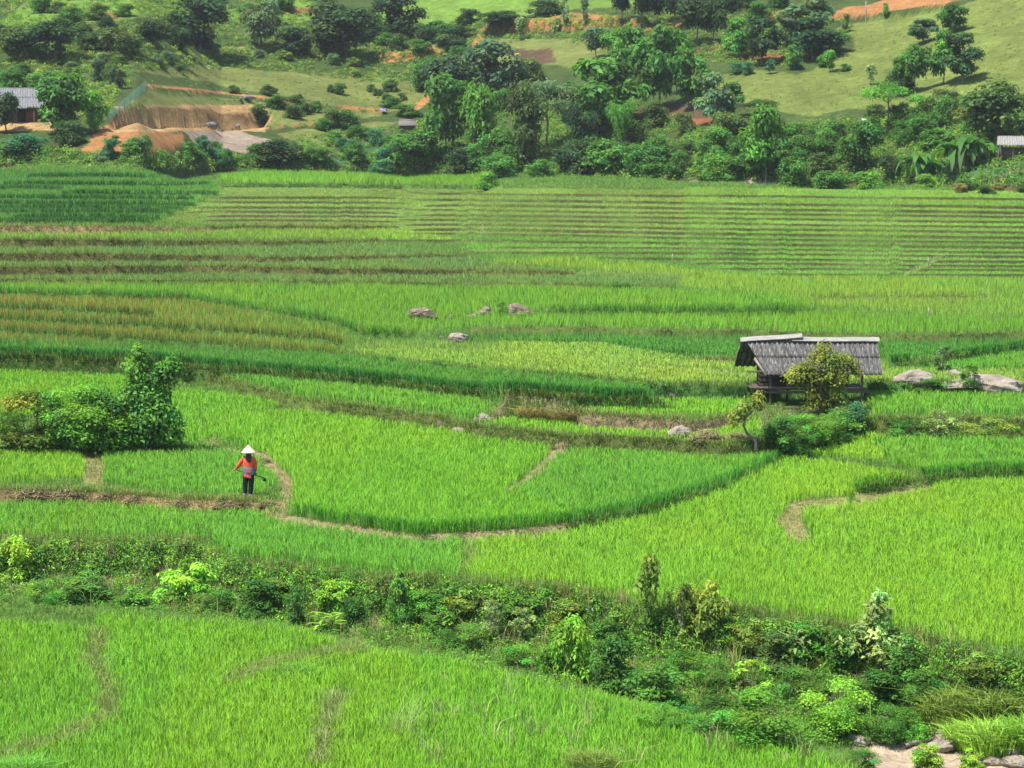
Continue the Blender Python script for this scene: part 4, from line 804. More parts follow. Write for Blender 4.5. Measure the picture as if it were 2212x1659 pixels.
# near thicket on the left, hut mound, gully
WK = 1.12; TB = np.array((1.7, 1.75, 1.5))
NEAR = [
 ('finebush',470,1328,1266,110,'mid','soft weedy bush right of the bright broad leaved bush in the left gully'), ('shrub',290,1318,1262,100,'fresh','light weedy bush between the wide dark shrub and the bright broad leaved bush'),
 ('finebush',100,1310,1262,110,'fresh','low weedy bush below the light green shrub at the left edge'), ('shrub',600,1300,1250,90,'yolive','olive weeds on the bank behind the dark upright bush'),
 ('shrub',910,1330,1268,100,'fresh','tangled bush on the bank right of the upright leafy shrub'), ('finebush',1010,1400,1340,120,'mid','low spreading bush at the left foot of the airy pale shrub'),
 ('shrub',1000,1322,1270,90,'yolive','olive weeds at the rice edge behind the airy pale shrub'), ('bigleaf',1130,1350,1284,96,'mid','leafy bush at the rice edge behind the lower pale shrub'),
 ('shrub',1230,1362,1296,110,'yolive','brownish weedy bush at the rice edge above the yellowish tipped shrub'), ('finebush',1120,1450,1390,120,'fresh','pale green weed mass left of the yellowish tipped shrub'),
 ('shrub',1310,1400,1330,100,'mid','bush behind the dense bush in the middle of the gully'), ('finebush',1470,1470,1400,130,'fresh','weed mass below the brownish open shrub'),
 ('finebush',1545,1490,1420,120,'mid','weed mass under the leafy bush with drooping leaves'), ('shrub',1630,1400,1330,100,'yolive','olive bush at the rice edge behind the glossy long leaved plant'),
 ('shrub',1740,1410,1345,100,'fresh','bush at the rice edge left of the pointed pale bush'), ('finebush',1730,1520,1440,140,'mid','dark weed mass behind the bright yellow green bush at lower right'),
 ('shrub',1990,1520,1440,120,'mid','shrub behind the heap of drooping cut grass'), ('finebush',1960,1596,1530,110,'fresh','weed mass left of the drooping cut grass heap'),
 ('finebush',1420,1580,1520,120,'fresh','low weeds at the edge of the foreground rice below the rounded flowering bush'), ('shrub',2120,1460,1405,110,'yolive','weedy bush on the bank at the right edge of the big rice field'),
 ('leaning',300,962,742,180,'mid','tall ragged shrub leaning right in the left thicket'), ('finebush',190,962,828,190,'fresh','wide leafy mound at the middle of the left thicket'),
 ('finebush',80,968,836,180,'yolive','yellow green tangle at the left part of the thicket'), ('finebush',-10,968,850,130,'mid','dark green tangle cut by the left edge of the photo'),
 ('finebush',130,966,836,150,'fresh','rounded leafy mound between the yellow green tangle and the wide mound of the thicket'), ('shrub',235,964,846,130,'green','dark dense shrub at the left foot of the tall ragged shrub'), ('shrub',348,962,872,96,'green','low dark shrub at the right foot of the left thicket'), ('finebush',262,964,880,110,'fresh','leafy weeds at the foot of the tall ragged shrub'),
 ('bigleaf',35,1250,1158,92,'lime','light green leafy shrub at the left edge above the foreground rice'), ('shrub',182,1300,1228,140,'mid','wide dark leafed shrub beside the light green one at left'),
 ('bigleaf',395,1302,1204,134,'bright','bright yellow green broad leaved bush in the left gully'), ('shrub',560,1332,1248,100,'green','dark shaded shrub right of the bright broad leaved bush'),
 ('column',643,1358,1264,60,'green','dark upright bush like a column in the left gully'), ('bigleaf',722,1322,1246,90,'bright','bright shrub right of the dark upright bush'),
 ('ginger',706,1368,1320,92,'lime','pale long leaved plant at the foot of the dark upright bush'), ('spire',862,1352,1232,76,'mid','upright leafy shrub in front of the central rice edge'),
 ('shrub',765,1350,1282,60,'green','small shrub left of the upright leafy shrub'), ('shrub',952,1368,1303,84,'mid','rounded shrub right of the upright leafy shrub'),
 ('ginger',966,1372,1326,64,'bright','clump of tall pale blades beside the rounded shrub'), ('open',1060,1382,1298,84,'pale','pale leaved airy shrub in the middle of the gully'),
 ('open',1130,1384,1312,74,'pale','lower pale shrub just right of the airy pale one'), ('bigleaf',1238,1472,1328,92,'bright','tall shrub with yellowish tips in the centre of the gully'),
 ('bigleaf',1192,1466,1390,60,'fresh','short shrub at the foot of the yellowish tipped one'), ('shrub',1330,1498,1372,112,'green','dark dense bush in the middle of the gully'),
 ('shrub',1420,1534,1428,146,'mid','broad rounded bush with small pale flowers in the gully'), ('sapling',1400,1368,1208,70,'yolive','tall thin weed standing above the gully against the rice'),
 ('open',1470,1396,1262,96,'yolive','brownish open shrub right of the tall thin weed'), ('bigleaf',1528,1375,1244,104,'yolive','leafy bush with drooping olive leaves at the rice edge'),
 ('shrub',1572,1386,1318,76,'bright','yellow green bush under the drooping olive leaves'), ('ginger',1602,1402,1352,84,'pale','glossy long leaved plant in front of the yellow green bush'),
 ('ginger',1730,1432,1348,96,'pale','plant with paired pale leaflets on the right bank'), ('shrub',1680,1442,1362,110,'scrub','dull shrub between the two long leaved plants'),
 ('spire',1895,1420,1278,150,'pale','pointed pale leaved bush rising above the right rice field'), ('shrub',1830,1440,1352,100,'mid','shrub at the left foot of the pointed pale bush'),
 ('shrub',1960,1450,1366,110,'mid','shrub at the right foot of the pointed pale bush'), ('finebush',1795,1578,1462,168,'bright','bright yellow green bush in the lower right gully'),
 ('finebush',1640,1606,1488,220,'fresh','wide green bush mass left of the bright one in the lower right gully'), ('open',1622,1506,1428,120,'lime','arching light shrub above the wide green bush mass'),
 ('finebush',1530,1590,1500,150,'mid','low dark green bush at the left end of the lower right thicket'), ('shrub',1900,1530,1446,130,'green','shaded shrub in the hollow below the pointed pale bush'),
 ('finebush',1905,1600,1520,110,'mid','small leafy bush above the dry stream stones'), ('reed',2026,1458,1378,90,'bright','tuft of tall bright reed blades on the right bank'),
 ('tussock',2060,1552,1452,150,'yolive','heap of drooping cut grass on the right bank'), ('tussock',2150,1540,1460,150,'yolive','tangle of drooping brownish grass at the right edge'),
 ('shrub',2005,1662,1602,74,'lime','small yellowish shrub beside the stones at bottom right'), ('shrub',2095,1664,1612,60,'lime','small shrub between the stones near the bottom right corner'),
 ('finebush',1865,1664,1612,84,'mid','dark green weeds left of the driftwood log'), ('tussock',2140,1622,1516,150,'lime','tall yellow green rice tuft beside the stream stones'),
 ('tussock',2210,1618,1510,130,'bright','tall green rice tuft in the lower right corner'), ('tussock',2085,1610,1530,100,'lime','rice tuft at the left end of the lower right stand'),
 ('tussock',255,1436,1404,84,'fresh','brownish grassy hummock in the left foreground field'), ('tussock',655,1462,1424,110,'fresh','grassy hummock with yellowish weeds in the foreground field'),
 ('reed',865,1590,1480,120,'pale','tall seeding grass in the foreground rice'), ('tussock',1280,1676,1590,110,'yolive','dark tussock at the bottom edge of the photo'), ('tussock',1280,1690,1626,90,'olive','olive tussock base at the bottom edge'),
 ('tussock',45,1680,1620,130,'fresh','weedy hummock in the bottom left corner'),
 ('shrub',1682,985,900,92,'green','dark bush at the foot of the crooked little tree'), ('finebush',1720,988,915,90,'mid','rounded bush right of the dark bush below the hut'),
 ('finebush',1800,962,876,150,'mid','leafy weeds heaped in front of the hut posts'), ('bigleaf',1850,935,868,60,'teal','big leaved plant by the right post of the hut'), ('finebush',1740,950,893,110,'fresh','low weeds on the mound left of the hut tree'),
 ('open',2030,950,885,84,'pale','white flowered weed clump on the bank right of the hut'), ('finebush',1960,948,905,110,'mid','weeds on the leafy bank right of the hut'), ('finebush',2120,948,902,140,'yolive','weeds on the bank near the right edge'),
 ('open',2040,806,752,64,'grey','airy shrub growing on top of the right rock outcrop'), ('finebush',2010,846,815,80,'mid','leafy growth between the two big rocks at right'), ('open',2090,840,790,70,'mid','weeds on the crest of the right rock outcrop'),
 ('finebush',1840,1098,1068,36,'fresh','small weed on the pale grass verge at right'), ('tussock',1160,905,858,90,'dry','left half of the tawny dry grass clump left of the hut'), ('tussock',1225,908,866,90,'dry','right half of the tawny dry grass clump left of the hut'),
 ('finebush',945,795,772,50,'mid','weeds on the leafy edge of the pale rice field'), ('finebush',838,790,768,50,'mid','weeds at the left start of the pale rice field edge'), ('finebush',1085,682,652,36,'mid','weeds between the two right boulders'),
 ('finebush',1330,622,606,60,'mid','dark weed clump on the narrow bank above the boulders')]
for kind, u, vb, vt, w, tint, lab in NEAR:
    plant(kind, {'reed': 'grass_tuft', 'tussock': 'grass_tuft', 'ginger': 'broadleaf_plant'}.get(kind, 'shrub'), u, vb, vt, w, tint, lab, {'reed': 'grass tuft', 'tussock': 'grass tuft', 'ginger': 'plant'}.get(kind, 'shrub'), rot=0.0 if kind == 'leaning' else None)
# gully weeds nobody could count, bank weeds, hillside scrub
def weeds(name, label, cat, poly, n, size, tints, leaf, k, hmul=1.0, mat='leaf', dens_noise=None):
    us = [p[0] for p in poly]; vs = [p[1] for p in poly]
    u = rng.uniform(min(us), max(us), n*3); v = rng.uniform(min(vs), max(vs), n*3); m = inpoly(u, v, poly); u, v = u[m][:n], v[m][:n]
    out = []
    for a, b in zip(u, v):
        p = P(a, b); s = rng.uniform(*size)
        if dens_noise and fbm(p.x*dens_noise, p.y*dens_noise, 5, 3) < -.05: continue
        d = rng.normal(0, 1, (k, 3)); d[:, 2] = np.abs(d[:, 2]); d /= np.linalg.norm(d, axis=1, keepdims=True)
        pos = np.array(p)+d*(s*rng.uniform(.3, 1, (k, 1)))*np.array((1, 1, hmul)); c = np.array(TINT[tints[rng.integers(len(tints))]])*TB*1.08*rng.uniform(.8, 1.25)*np.clip(1+rng.normal(0, .2, (k, 1)), .5, 1.6)
        out.append(leaves(pos, d+rng.normal(0, .5, (k, 3))+np.array((0, 0, .4)), np.full(k, leaf), c, rng, .4, .3))
    V, Q, T, c = join_arrays(out); return tag(link(name, np_mesh(name, V, Q, T, M[mat], c)), label, cat, kind='stuff')
weeds('weeds', 'leafy weeds covering the floor and banks of the gully', 'weeds', [(-60,1180),(430,1180),(620,1236),(1000,1268),(1400,1316),(1950,1380),(2280,1440),(2280,1600),(1850,1600),(1700,1640),(1560,1572),(1200,1492),(760,1404),(640,1366),(300,1330),(-60,1300)], 3000, (.14, .36), ('mid','fresh','bright','scrub','green'), .085, 46)
weeds('bank_weeds', 'leafy weeds growing up the bank between the rice and the gully', 'weeds', [(-60,1166),(430,1172),(490,1214),(620,1228),(800,1250),(1000,1262),(1250,1280),(1400,1312),(1750,1346),(2070,1404),(2280,1440),(2280,1480),(2050,1440),(1740,1385),(1400,1350),(1230,1316),(980,1298),(600,1265),(460,1230),(-60,1205)], 1500, (.1, .28), ('fresh','bright','mid','yolive'), .09, 40)
weeds('mound_weeds', 'low leafy weeds on the mound around the field hut', 'weeds', [(1560,930),(1660,900),(1880,880),(1950,905),(2280,905),(2280,948),(1900,945),(1760,975),(1640,975)], 330, (.08, .2), ('mid','fresh','green'), .07, 40)
weeds('edge_weeds', 'creeping leafy weeds on the lip of the pale rice field', 'weeds', [(740,764),(930,785),(1300,816),(1430,829),(1430,838),(1300,826),(1100,808),(930,795),(740,772)], 150, (.06, .17), ('fresh','mid'), .08, 30)
weeds('creeper', 'leafy creepers on the bank right of the hut', 'weeds', [(1870,826),(2100,826),(2280,830),(2280,846),(2100,852),(1870,852)], 120, (.08, .2), ('mid','green'), .08, 34)
weeds('thicket_weeds', 'grassy weeds around the foot of the left thicket', 'weeds', [(-60,930),(400,930),(440,960),(560,985),(300,985),(-60,972)], 260, (.1, .24), ('mid','fresh'), .08, 34)
SCRUB = [(-80,-30),(700,-30),(780,60),(1050,40),(1400,20),(1700,20),(1850,50),(1720,150),(1480,130),(1200,90),(1060,85),(1000,200),(900,190),(560,150),(300,150),(230,250),(-80,250)]
weeds('hillside_scrub', 'low scrub covering the upper hillside', 'scrub', SCRUB, 4800, (.25, .7), ('scrub','yolive','green','yolive'), .24, 34, .8)
weeds('thicket_undergrowth', 'rank undergrowth along the foot of the hillside', 'scrub', [(-80,300),(180,330),(380,330),(560,340),(640,300),(880,270),(960,230),(1360,200),(1500,275),(1640,270),(1900,250),(2280,240),(2280,405),(1900,400),(1480,388),(1000,382),(600,372),(-80,360)], 4800, (.25, .75), ('mid','green','scrub','yolive'), .24, 34, 1.0)
weeds('meadow_tussocks', 'grass tussocks dotting the hillside meadows', 'tussocks', [(240,150),(900,175),(960,200),(720,330),(600,280),(320,180)], 420, (.1, .26), ('yolive','scrub','olive'), .16, 14, .8)
weeds('slope_tussocks', 'grass tussocks on the right hillside meadow', 'tussocks', [(1480,140),(1850,60),(2280,-30),(2280,210),(1760,250),(1540,200)], 420, (.08, .2), ('yolive','scrub','olive'), .16, 12, .7)
print('plants ready')

# dry stems and long arching weeds standing up out of the gully tangle
def stems(name, label, poly, n, h, col):
    us = [p[0] for p in poly]; vs = [p[1] for p in poly]
    u = rng.uniform(min(us), max(us), n*3); v = rng.uniform(min(vs), max(vs), n*3); m = inpoly(u, v, poly)
    pt = np.array([P(a, b) for a, b in list(zip(u[m], v[m]))[:n]]); c_ = np.tile(col, (len(pt), 1))*rng.uniform(.6, 1.3, (len(pt), 1))
    V, Q, T, cc = blade_arrays(pt, rng.uniform(*h, len(pt)), np.full(len(pt), .014), c_, 9, lean=.45, spread=.12, droop=.2)
    tag(link(name, np_mesh(name, V, Q, T, M['grass'], cc)), label, 'grass', kind='stuff')
GUL = [(-60,1175),(430,1180),(620,1236),(1000,1268),(1400,1316),(1950,1380),(2280,1440),(2280,1590),(1850,1590),(1700,1630),(1560,1568),(1200,1488),(760,1400),(640,1362),(300,1328),(-60,1296)]
stems('long_grass', 'long arching grass standing in the gully weeds', GUL, 420, (.35, .8), (.16, .24, .05))
stems('dry_stems', 'dry brown stems standing in the gully weeds', GUL, 150, (.4, .9), (.25, .19, .09))
stems('seed_grass', 'wispy pale seed stalks in the foreground rice', [(820,1480),(1250,1520),(1700,1600),(1750,1680),(900,1680)], 40, (.6, 1.0), (.27, .30, .12))
stems('verge_grass', 'long pale grass on the verges between the foreground paddies', [(0,1640),(150,1590),(228,1550),(235,1500),(185,1440),(205,1375),(235,1380),(225,1440),(262,1500),(250,1570),(160,1612),(0,1664)], 150, (.3, .55), (.20, .27, .07))
stems('hummock_grass', 'long pale grass on the low verge in the foreground field', [(500,1484),(600,1444),(700,1420),(780,1405),(790,1425),(700,1450),(610,1478)], 120, (.25, .5), (.19, .27, .06))
stems('verge_tufts', 'pale grass on the short verge at the bottom of the photo', [(715,1510),(745,1510),(720,1580),(705,1670),(670,1670),(690,1570)], 90, (.3, .55), (.20, .26, .08))
# ------------------------------------------------------------------ built things
def bxa(c, s, rot=(0, 0, 0), bev=0.0):
    """box arrays: centre, full size, euler"""
    from mathutils import Euler
    R = np.array(Euler(rot).to_matrix()); h = np.array(s)/2
    V = np.array([(x, y, z) for x in (-1, 1) for y in (-1, 1) for z in (-1, 1)], float)*h
    Q = np.array([(0, 1, 3, 2), (4, 6, 7, 5), (0, 4, 5, 1), (2, 3, 7, 6), (0, 2, 6, 4), (1, 5, 7, 3)])
    return V@R.T+np.array(c), Q, None, np.ones((8, 3))
def part(name, arrs, mat, parent, smooth=False):
    V, Q, T, c = join_arrays(arrs); return link(name, np_mesh(name, V, Q, T, mat, c, smooth), parent)
def corr(corners, nwave, rows, amp, wavy=.012, nx=6, seed=0, jag=.03, thick=.012):
    """corrugated sheets between four corners (tl, tr, bl, br); rows = overlapping courses"""
    tl, tr, bl, br = [np.array(c, float) for c in corners]; r = np.random.default_rng(seed); out = []
    nrm = np.cross(tr-tl, bl-tl); nrm /= np.linalg.norm(nrm); nrm *= np.sign(nrm[2])
    n = nwave*nx
    for k in range(rows):
        a0, a1 = k/rows-(.03 if k else 0), (k+1)/rows; m = 7; s = np.linspace(0, 1, n+1); V = []
        ja = np.repeat(r.normal(0, jag, nwave//4+2), 4*nx)[:n+1]
        for q in np.linspace(0, 1, m):
            f = (a0+(a1-a0)*q); f = f+(ja*q*(1 if k == rows-1 else .3))
            L_ = tl+(bl-tl)*np.reshape(f, (-1, 1)); R_ = tr+(br-tr)*np.reshape(f, (-1, 1))
            p = L_*(1-s[:, None])+R_*s[:, None]
            off = amp*np.cos(s*nwave*2*np.pi)+wavy*np.sin(s*9+k*2)+.018*(rows-1-k)*0+.022*q*(k < rows-1)-.0*k+.02*(1 if k else 0)
            V.append(p+nrm*off[:, None])
        V = np.concatenate(V); a = (np.arange(m-1)[:, None]*(n+1)+np.arange(n)).ravel(); Q = np.stack([a, a+1, a+n+2, a+n+1], 1)
        V2 = V-nrm*thick; o = len(V); e = np.arange(n); b0 = (m-1)*(n+1)
        rim = np.concatenate([np.stack([e, e+1, e+1+o, e+o], 1), np.stack([b0+e, b0+e+1, b0+e+1+o, b0+e+o], 1)])
        out.append((np.concatenate([V, V2]), np.concatenate([Q, Q[:, ::-1]+o, rim]), None, np.ones((2*o, 3))))
    return out
# ---- field hut on stilts
hb = P(1752, 876); hut = link('field_hut', None, None, hb); tag(hut, 'small wooden field hut on stilts under a grey corrugated roof', 'hut')
d0 = hb.y
def hx(u, yo): return (u-W0/2)/F*((d0+yo)*cp-(hb.z-CZ)*sp)-hb.x
RZ = 2.66
FT = [(hx(1607, .1), .1, RZ), (hx(1892, .1), .1, RZ-.03), (hx(1655, -1.2), -1.2, 1.38), (hx(1905, -1.2), -1.2, 1.36)]
part('roof_sheet', corr(FT, 26, 2, .028, seed=1), M['roof'], hut, True)
BT = [(hx(1602, .16), .16, RZ), (hx(1890, .16), .16, RZ-.03), (hx(1586, 1.5), 1.5, 1.42), (hx(1890, 1.5), 1.5, 1.42)]
part('roof_sheet', corr(BT, 26, 2, .028, seed=2, jag=.06), M['roof'], hut, True)
def ridge(u0, u1, z0, z1, seed):
    x0, x1 = hx(u0, .1), hx(u1, .1); out = []; V = []; prof = [(-.20, -.13), (-.13, -.06), (-.05, .0), (.0, .012), (.05, .0), (.13, -.06), (.2, -.13)]
    n = 9
    for s_ in (0, -.014):
        for i in range(n):
            q = i/(n-1)
            for (yy, zz) in prof: V.append((x0+(x1-x0)*q, .12+yy*1.05, z0+(z1-z0)*q+zz+.09+s_+.008*math.sin(q*7+seed)))
    m = len(prof); Q = []; o = n*m
    for i in range(n-1):
        for j in range(m-1): a = i*m+j; Q += [(a, a+m, a+m+1, a+1), (a+o, a+1+o, a+m+1+o, a+m+o)]
    for j in range(m-1):
        for i in (0, n-1): a = i*m+j; Q.append((a, a+1, a+1+o, a+o))
    for i in range(n-1):
        for j in (0, m-1): a = i*m+j; Q.append((a, a+m, a+m+o, a+o))
    return [(np.array(V), np.array(Q), None, np.ones((len(V), 3)))]
part('ridge_cap', ridge(1597, 1730, RZ-.03, RZ+.14, 0), M['ridge'], hut)
part('ridge_cap', ridge(1707, 1896, RZ+.0, RZ-.02, 2), M['ridge'], hut)
def board(a, b, w, t=.02):
    a, b = np.array(a), np.array(b); d = b-a; L_ = np.linalg.norm(d); d /= L_; s = np.cross(d, (0, 0, 1)); s /= np.linalg.norm(s); n_ = np.cross(s, d)
    V = [a+d*L_*i+s*t*j+n_*w*k for i in (0, 1) for j in (-.5, .5) for k in (-.5, .5)]
    return np.array(V), np.array([(0, 1, 3, 2), (4, 6, 7, 5), (0, 4, 5, 1), (2, 3, 7, 6), (0, 2, 6, 4), (1, 5, 7, 3)]), None, np.ones((8, 3))
part('bargeboard', [board((hx(1628, -.6), -.66, 1.98), (hx(1653, -1.2), -1.28, 1.36), .13)], M['board'], hut)
part('bargeboard', [board((hx(1906, -1.1), -1.06, 1.56), (hx(1906, -1.22), -1.25, 1.3), .12)], M['board'], hut)
part('bargeboard', [board((hx(1592, .8), .75, 2.1), (hx(1586, 1.5), 1.5, 1.36), .12)], M['wood'], hut)
posts = [(1663, -.95, 1.62), (1861, -.95, 1.62), (1637, .75, 2.0), (1826, .75, 2.0), (1700, .75, 2.0), (1740, -.1, 2.4), (1826, -.35, 1.95), (1642, -.35, 2.0)]
for i, (u, yo, top) in enumerate(posts):
    x = hx(u, yo); part('post', [tube_arrays([(x, yo, -.35), (x+.01, yo, top*.5), (x, yo, top)], [.05, .046, .042], 8)], M['wood'], hut)
x0, x1 = hx(1640, -.45), hx(1832, -.45); pl = []
for k in range(5):
    z = .87+k*.19; pl.append(bxa(((x0+x1)/2, -.47+.004*(k % 2), z), (x1-x0+random.uniform(-.05, .05), .03, .175)))
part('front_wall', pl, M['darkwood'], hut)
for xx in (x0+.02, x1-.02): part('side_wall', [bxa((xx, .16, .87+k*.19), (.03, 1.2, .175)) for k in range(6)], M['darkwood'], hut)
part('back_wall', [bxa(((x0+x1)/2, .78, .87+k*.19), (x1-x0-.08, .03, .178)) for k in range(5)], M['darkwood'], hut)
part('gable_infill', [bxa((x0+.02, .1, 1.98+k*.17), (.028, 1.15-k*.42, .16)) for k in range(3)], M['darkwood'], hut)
xa, xb = hx(1632, -.8), hx(1866, -.8)
part('floor', [bxa(((xa+xb)/2+random.uniform(-.04, .04), -.93+k*.17, .775), (xb-xa+random.uniform(-.12, .12), .155, .035)) for k in range(11)], M['wood'], hut)
part('beam', [bxa(((hx(1618, -1)+hx(1872, -1))/2, -1.05, .84), (hx(1872, -1)-hx(1618, -1), .06, .09), (0, .006, 0))], M['wood'], hut)
part('beam', [bxa(((hx(1650, -1)+hx(1876, -1))/2, -1.0, .68), (hx(1876, -1)-hx(1650, -1), .07, .1), (0, -.01, 0))], M['wood'], hut)
part('beam', [bxa((hx(1612, 0)+.28, -.2, .72), (.07, 2.0, .09), (0, 0, .25))], M['wood'], hut)
part('rafter', [bxa(((x0+x1)/2, -1.08, 1.5), (hx(1900, -1)-hx(1648, -1), .06, .06))], M['wood'], hut)
part('rafter', [bxa(((x0+x1)/2, .12, 2.55), (hx(1888, 0)-hx(1612, 0), .06, .08))], M['wood'], hut)
def log(u, v, L_, r0, yaw, label, mat='greywood', roll=0, name='log'):
    b = P(u, v); o = part(name, [tube_arrays([(-L_/2, 0, 0), (-L_/4, .02, .01), (L_/5, -.02, .015), (L_/2, .01, 0)], [r0, r0*1.05, r0*.95, r0*.8], 9)], M[mat], None, True)
    o.location = b+Vector((0, 0, r0*.8)); o.rotation_euler = (roll, -.03, yaw); return tag(o, label, 'log')
log(1790, 889, 1.5, .09, .05, 'longest weathered log lying under the hut', 'greywood'); log(1700, 886, 1.1, .08, -.05, 'dark log lying under the left end of the hut', 'wood')
log(1752, 896, .9, .07, .75, 'split log slanting out from under the hut towards the camera', 'greywood'); log(1706, 899, .5, .06, .1, 'short pale log on the bare mound by the hut', 'greywood')
log(1990, 1606, 1.0, .05, .55, 'pale driftwood log among the stream stones', 'board', name='driftwood'); log(1872, 1592, .5, .03, -.2, 'thin bleached branch left of the stream stones', 'board', name='driftwood')
log(1490, 938, .35, .025, .9, 'pale stake lying on the straw left of the hut', 'board', name='wooden_stake')
# trees by the hut
TINT['hutt'] = (.115, .15, .032)
WK = 1.0; TB = np.array((1.7, 1.75, 1.5))
r_ = random.Random(5)
lb = [(-.28, .02, .56, .15), (-.38, 0, .52, .11), (-.18, -.05, .62, .15), (-.05, 0, .78, .15), (.02, .05, .9, .1), (.12, -.04, .72, .16), (.26, .0, .74, .13), (.36, .03, .66, .1), (.1, -.06, .56, .15), (-.08, -.08, .5, .14), (.2, -.05, .5, .12), (.1, -.02, .36, .1), (.0, .0, .3, .08), (.24, 0, .34, .07), (-.3, .05, .44, .1), (.42, 0, .58, .07), (-.12, -.05, .3, .12), (.12, -.08, .22, .12), (-.05, -.08, .16, .1), (.22, -.04, .18, .1), (.05, .05, .08, .1), (-.16, 0, .12, .08)]
proto('huttree', crown(lb, 6500, .044, 401, .5, .9, droop=.3, lv=.2, shell=.25), limbs(lb, .1, .016, 4, nl=14, stems=3, ztop=.75))
plant('huttree', 'tree', 1776, 898, 742, 168, 'hutt', 'yellow green little tree growing right in front of the hut', 'tree', rot=0.0)
lb = [(-.1, 0, .68, .16), (.12, 0, .74, .15), (.25, 0, .84, .13), (-.25, .02, .55, .12), (-.3, 0, .42, .1), (.3, 0, .7, .1), (-.12, 0, .5, .1)]
tr_ = [([(.22, 0, -.03), (.2, 0, .12), (.02, 0, .24), (-.07, 0, .38), (-.02, 0, .52), (.12, 0, .62), (.2, 0, .74)], [.04, .036, .03, .027, .022, .018, .01], 7),
       ([(-.06, 0, .42), (-.2, 0, .5), (-.28, 0, .56)], [.016, .012, .005], 5), ([(.0, 0, .55), (-.05, .03, .66), (-.1, 0, .72)], [.014, .01, .005], 5)]
proto('crooked', crown(lb, 700, .085, 403, .4, .9, droop=.5, lv=.2, shell=.15), tr_)
plant('crooked', 'tree', 1612, 968, 842, 96, 'hutt', 'crooked little tree leaning beside the dry straw heap left of the hut', 'tree', rot=0.0)
# ---- farmer
fp = P(538, 1077); S_ = 1.0
def skin_body(name, verts, edges, radii, mat, parent=None, sub=2, root=0):
    me = bpy.data.meshes.new(name); me.from_pydata([Vector(v) for v in verts], edges, [])
    o = link(name, me, parent); me.materials.append(mat)
    sk = o.modifiers.new('skin', 'SKIN'); sk.use_smooth_shade = True
    for i, r in enumerate(radii):
        d = me.skin_vertices[0].data[i]; d.radius = (r, r) if not isinstance(r, tuple) else r; d.use_root = (i == root)
    sb = o.modifiers.new('subsurf', 'SUBSURF'); sb.levels = sub; sb.render_levels = sub
    return o
M['skin'] = noise_mat('skin', (.30, .16, .10), (.38, .21, .135), 8, bump=0)
M['hair'] = noise_mat('black_hair', (.008, .007, .008), (.022, .02, .022), 4, (14, 14, 1), rough=.45, bump=.2)
M['hat'] = noise_mat('palm_leaf_hat', (.44, .37, .26), (.56, .48, .36), 12, (1, 1, 5), bump=.15)
M['shirt'] = noise_mat('red_patterned_cloth', (.52, .035, .016), (.66, .06, .026), 8, c3=(.72, .36, .2), scale3=42, t3=(.56, .62), bump=.1, rough=.9)
M['sash'] = noise_mat('blue_grey_cloth', (.085, .11, .14), (.15, .18, .215), 9, bump=.1)
M['redcloth'] = noise_mat('red_embroidery', (.60, .03, .05), (.70, .07, .07), 20, c3=(.75, .4, .4), scale3=60, t3=(.58, .62), bump=.05)
M['trousers'] = noise_mat('black_cloth', (.008, .008, .009), (.02, .02, .021), 10, bump=.1)
M['cuff'] = noise_mat('pale_embroidered_cuff', (.05, .05, .06), (.55, .52, .5), 50, bump=0, lo=.45, hi=.55)
V = [(0, 0, .86), (0, .01, 1.02), (.0, .02, 1.2), (0, .01, 1.30), (0, .015, 1.37), (0, .03, 1.44), (0, .03, 1.53),         # pelvis..head top 0-6
     (-.09, 0, .80), (-.105, .015, .48), (-.115, -.01, .10), (-.115, .03, .035), (-.115, .12, .02),                          # left leg 7-11
     (.075, 0, .80), (.06, .02, .48), (.045, -.005, .08), (.045, .035, .035), (.045, .125, .02),                             # right leg 12-16
     (-.15, 0, 1.29), (-.29, .02, 1.06), (-.42, .12, .92), (-.475, .17, .885),                                              # left arm 17-20
     (.15, 0, 1.29), (.20, .02, 1.05), (.195, .16, .84), (.185, .20, .77)]                                                  # right arm 21-24
E = [(0, 1), (1, 2), (2, 3), (3, 4), (4, 5), (5, 6), (0, 7), (7, 8), (8, 9), (9, 10), (10, 11), (0, 12), (12, 13), (13, 14), (14, 15), (15, 16), (3, 17), (17, 18), (18, 19), (19, 20), (3, 21), (21, 22), (22, 23), (23, 24)]
Rr = [.12, .105, .115, .085, .05, .085, .07, .08, .055, .036, .036, .025, .08, .055, .036, .036, .025, .05, .04, .028, .03, .05, .04, .028, .03]
def fingers(b, d, up, side):
    d = np.array(d)/np.linalg.norm(d); up = np.array(up); i0 = len(V)
    for k in range(4):
        o_ = np.array(V[b])+up*(k-1.5)*.018+d*.02; c_ = o_+d*.045; e_ = c_+d*.012+np.array(side)*.03; L0 = len(V)
        V.extend([tuple(o_), tuple(c_), tuple(e_)]); Rr.extend([.010, .009, .008]); E.extend([(b, L0), (L0, L0+1), (L0+1, L0+2)])
    o_ = np.array(V[b])+up*.03+np.array(side)*.015; L0 = len(V); V.extend([tuple(o_), tuple(o_+d*.025+np.array(side)*.028)]); Rr.extend([.011, .009]); E.extend([(b, L0), (L0, L0+1)])
fingers(20, (-.6, .5, -.4), (0, .3, .95), (.75, .6, 0)); fingers(24, (0, .5, -.8), (1, 0, 0), (0, .9, .3))
per = skin_body('person', V, E, Rr, M['skin']); per.location = fp; tag(per, 'person in straw cone hat, red blouse and black trousers, back turned, holding a hoe', 'person')
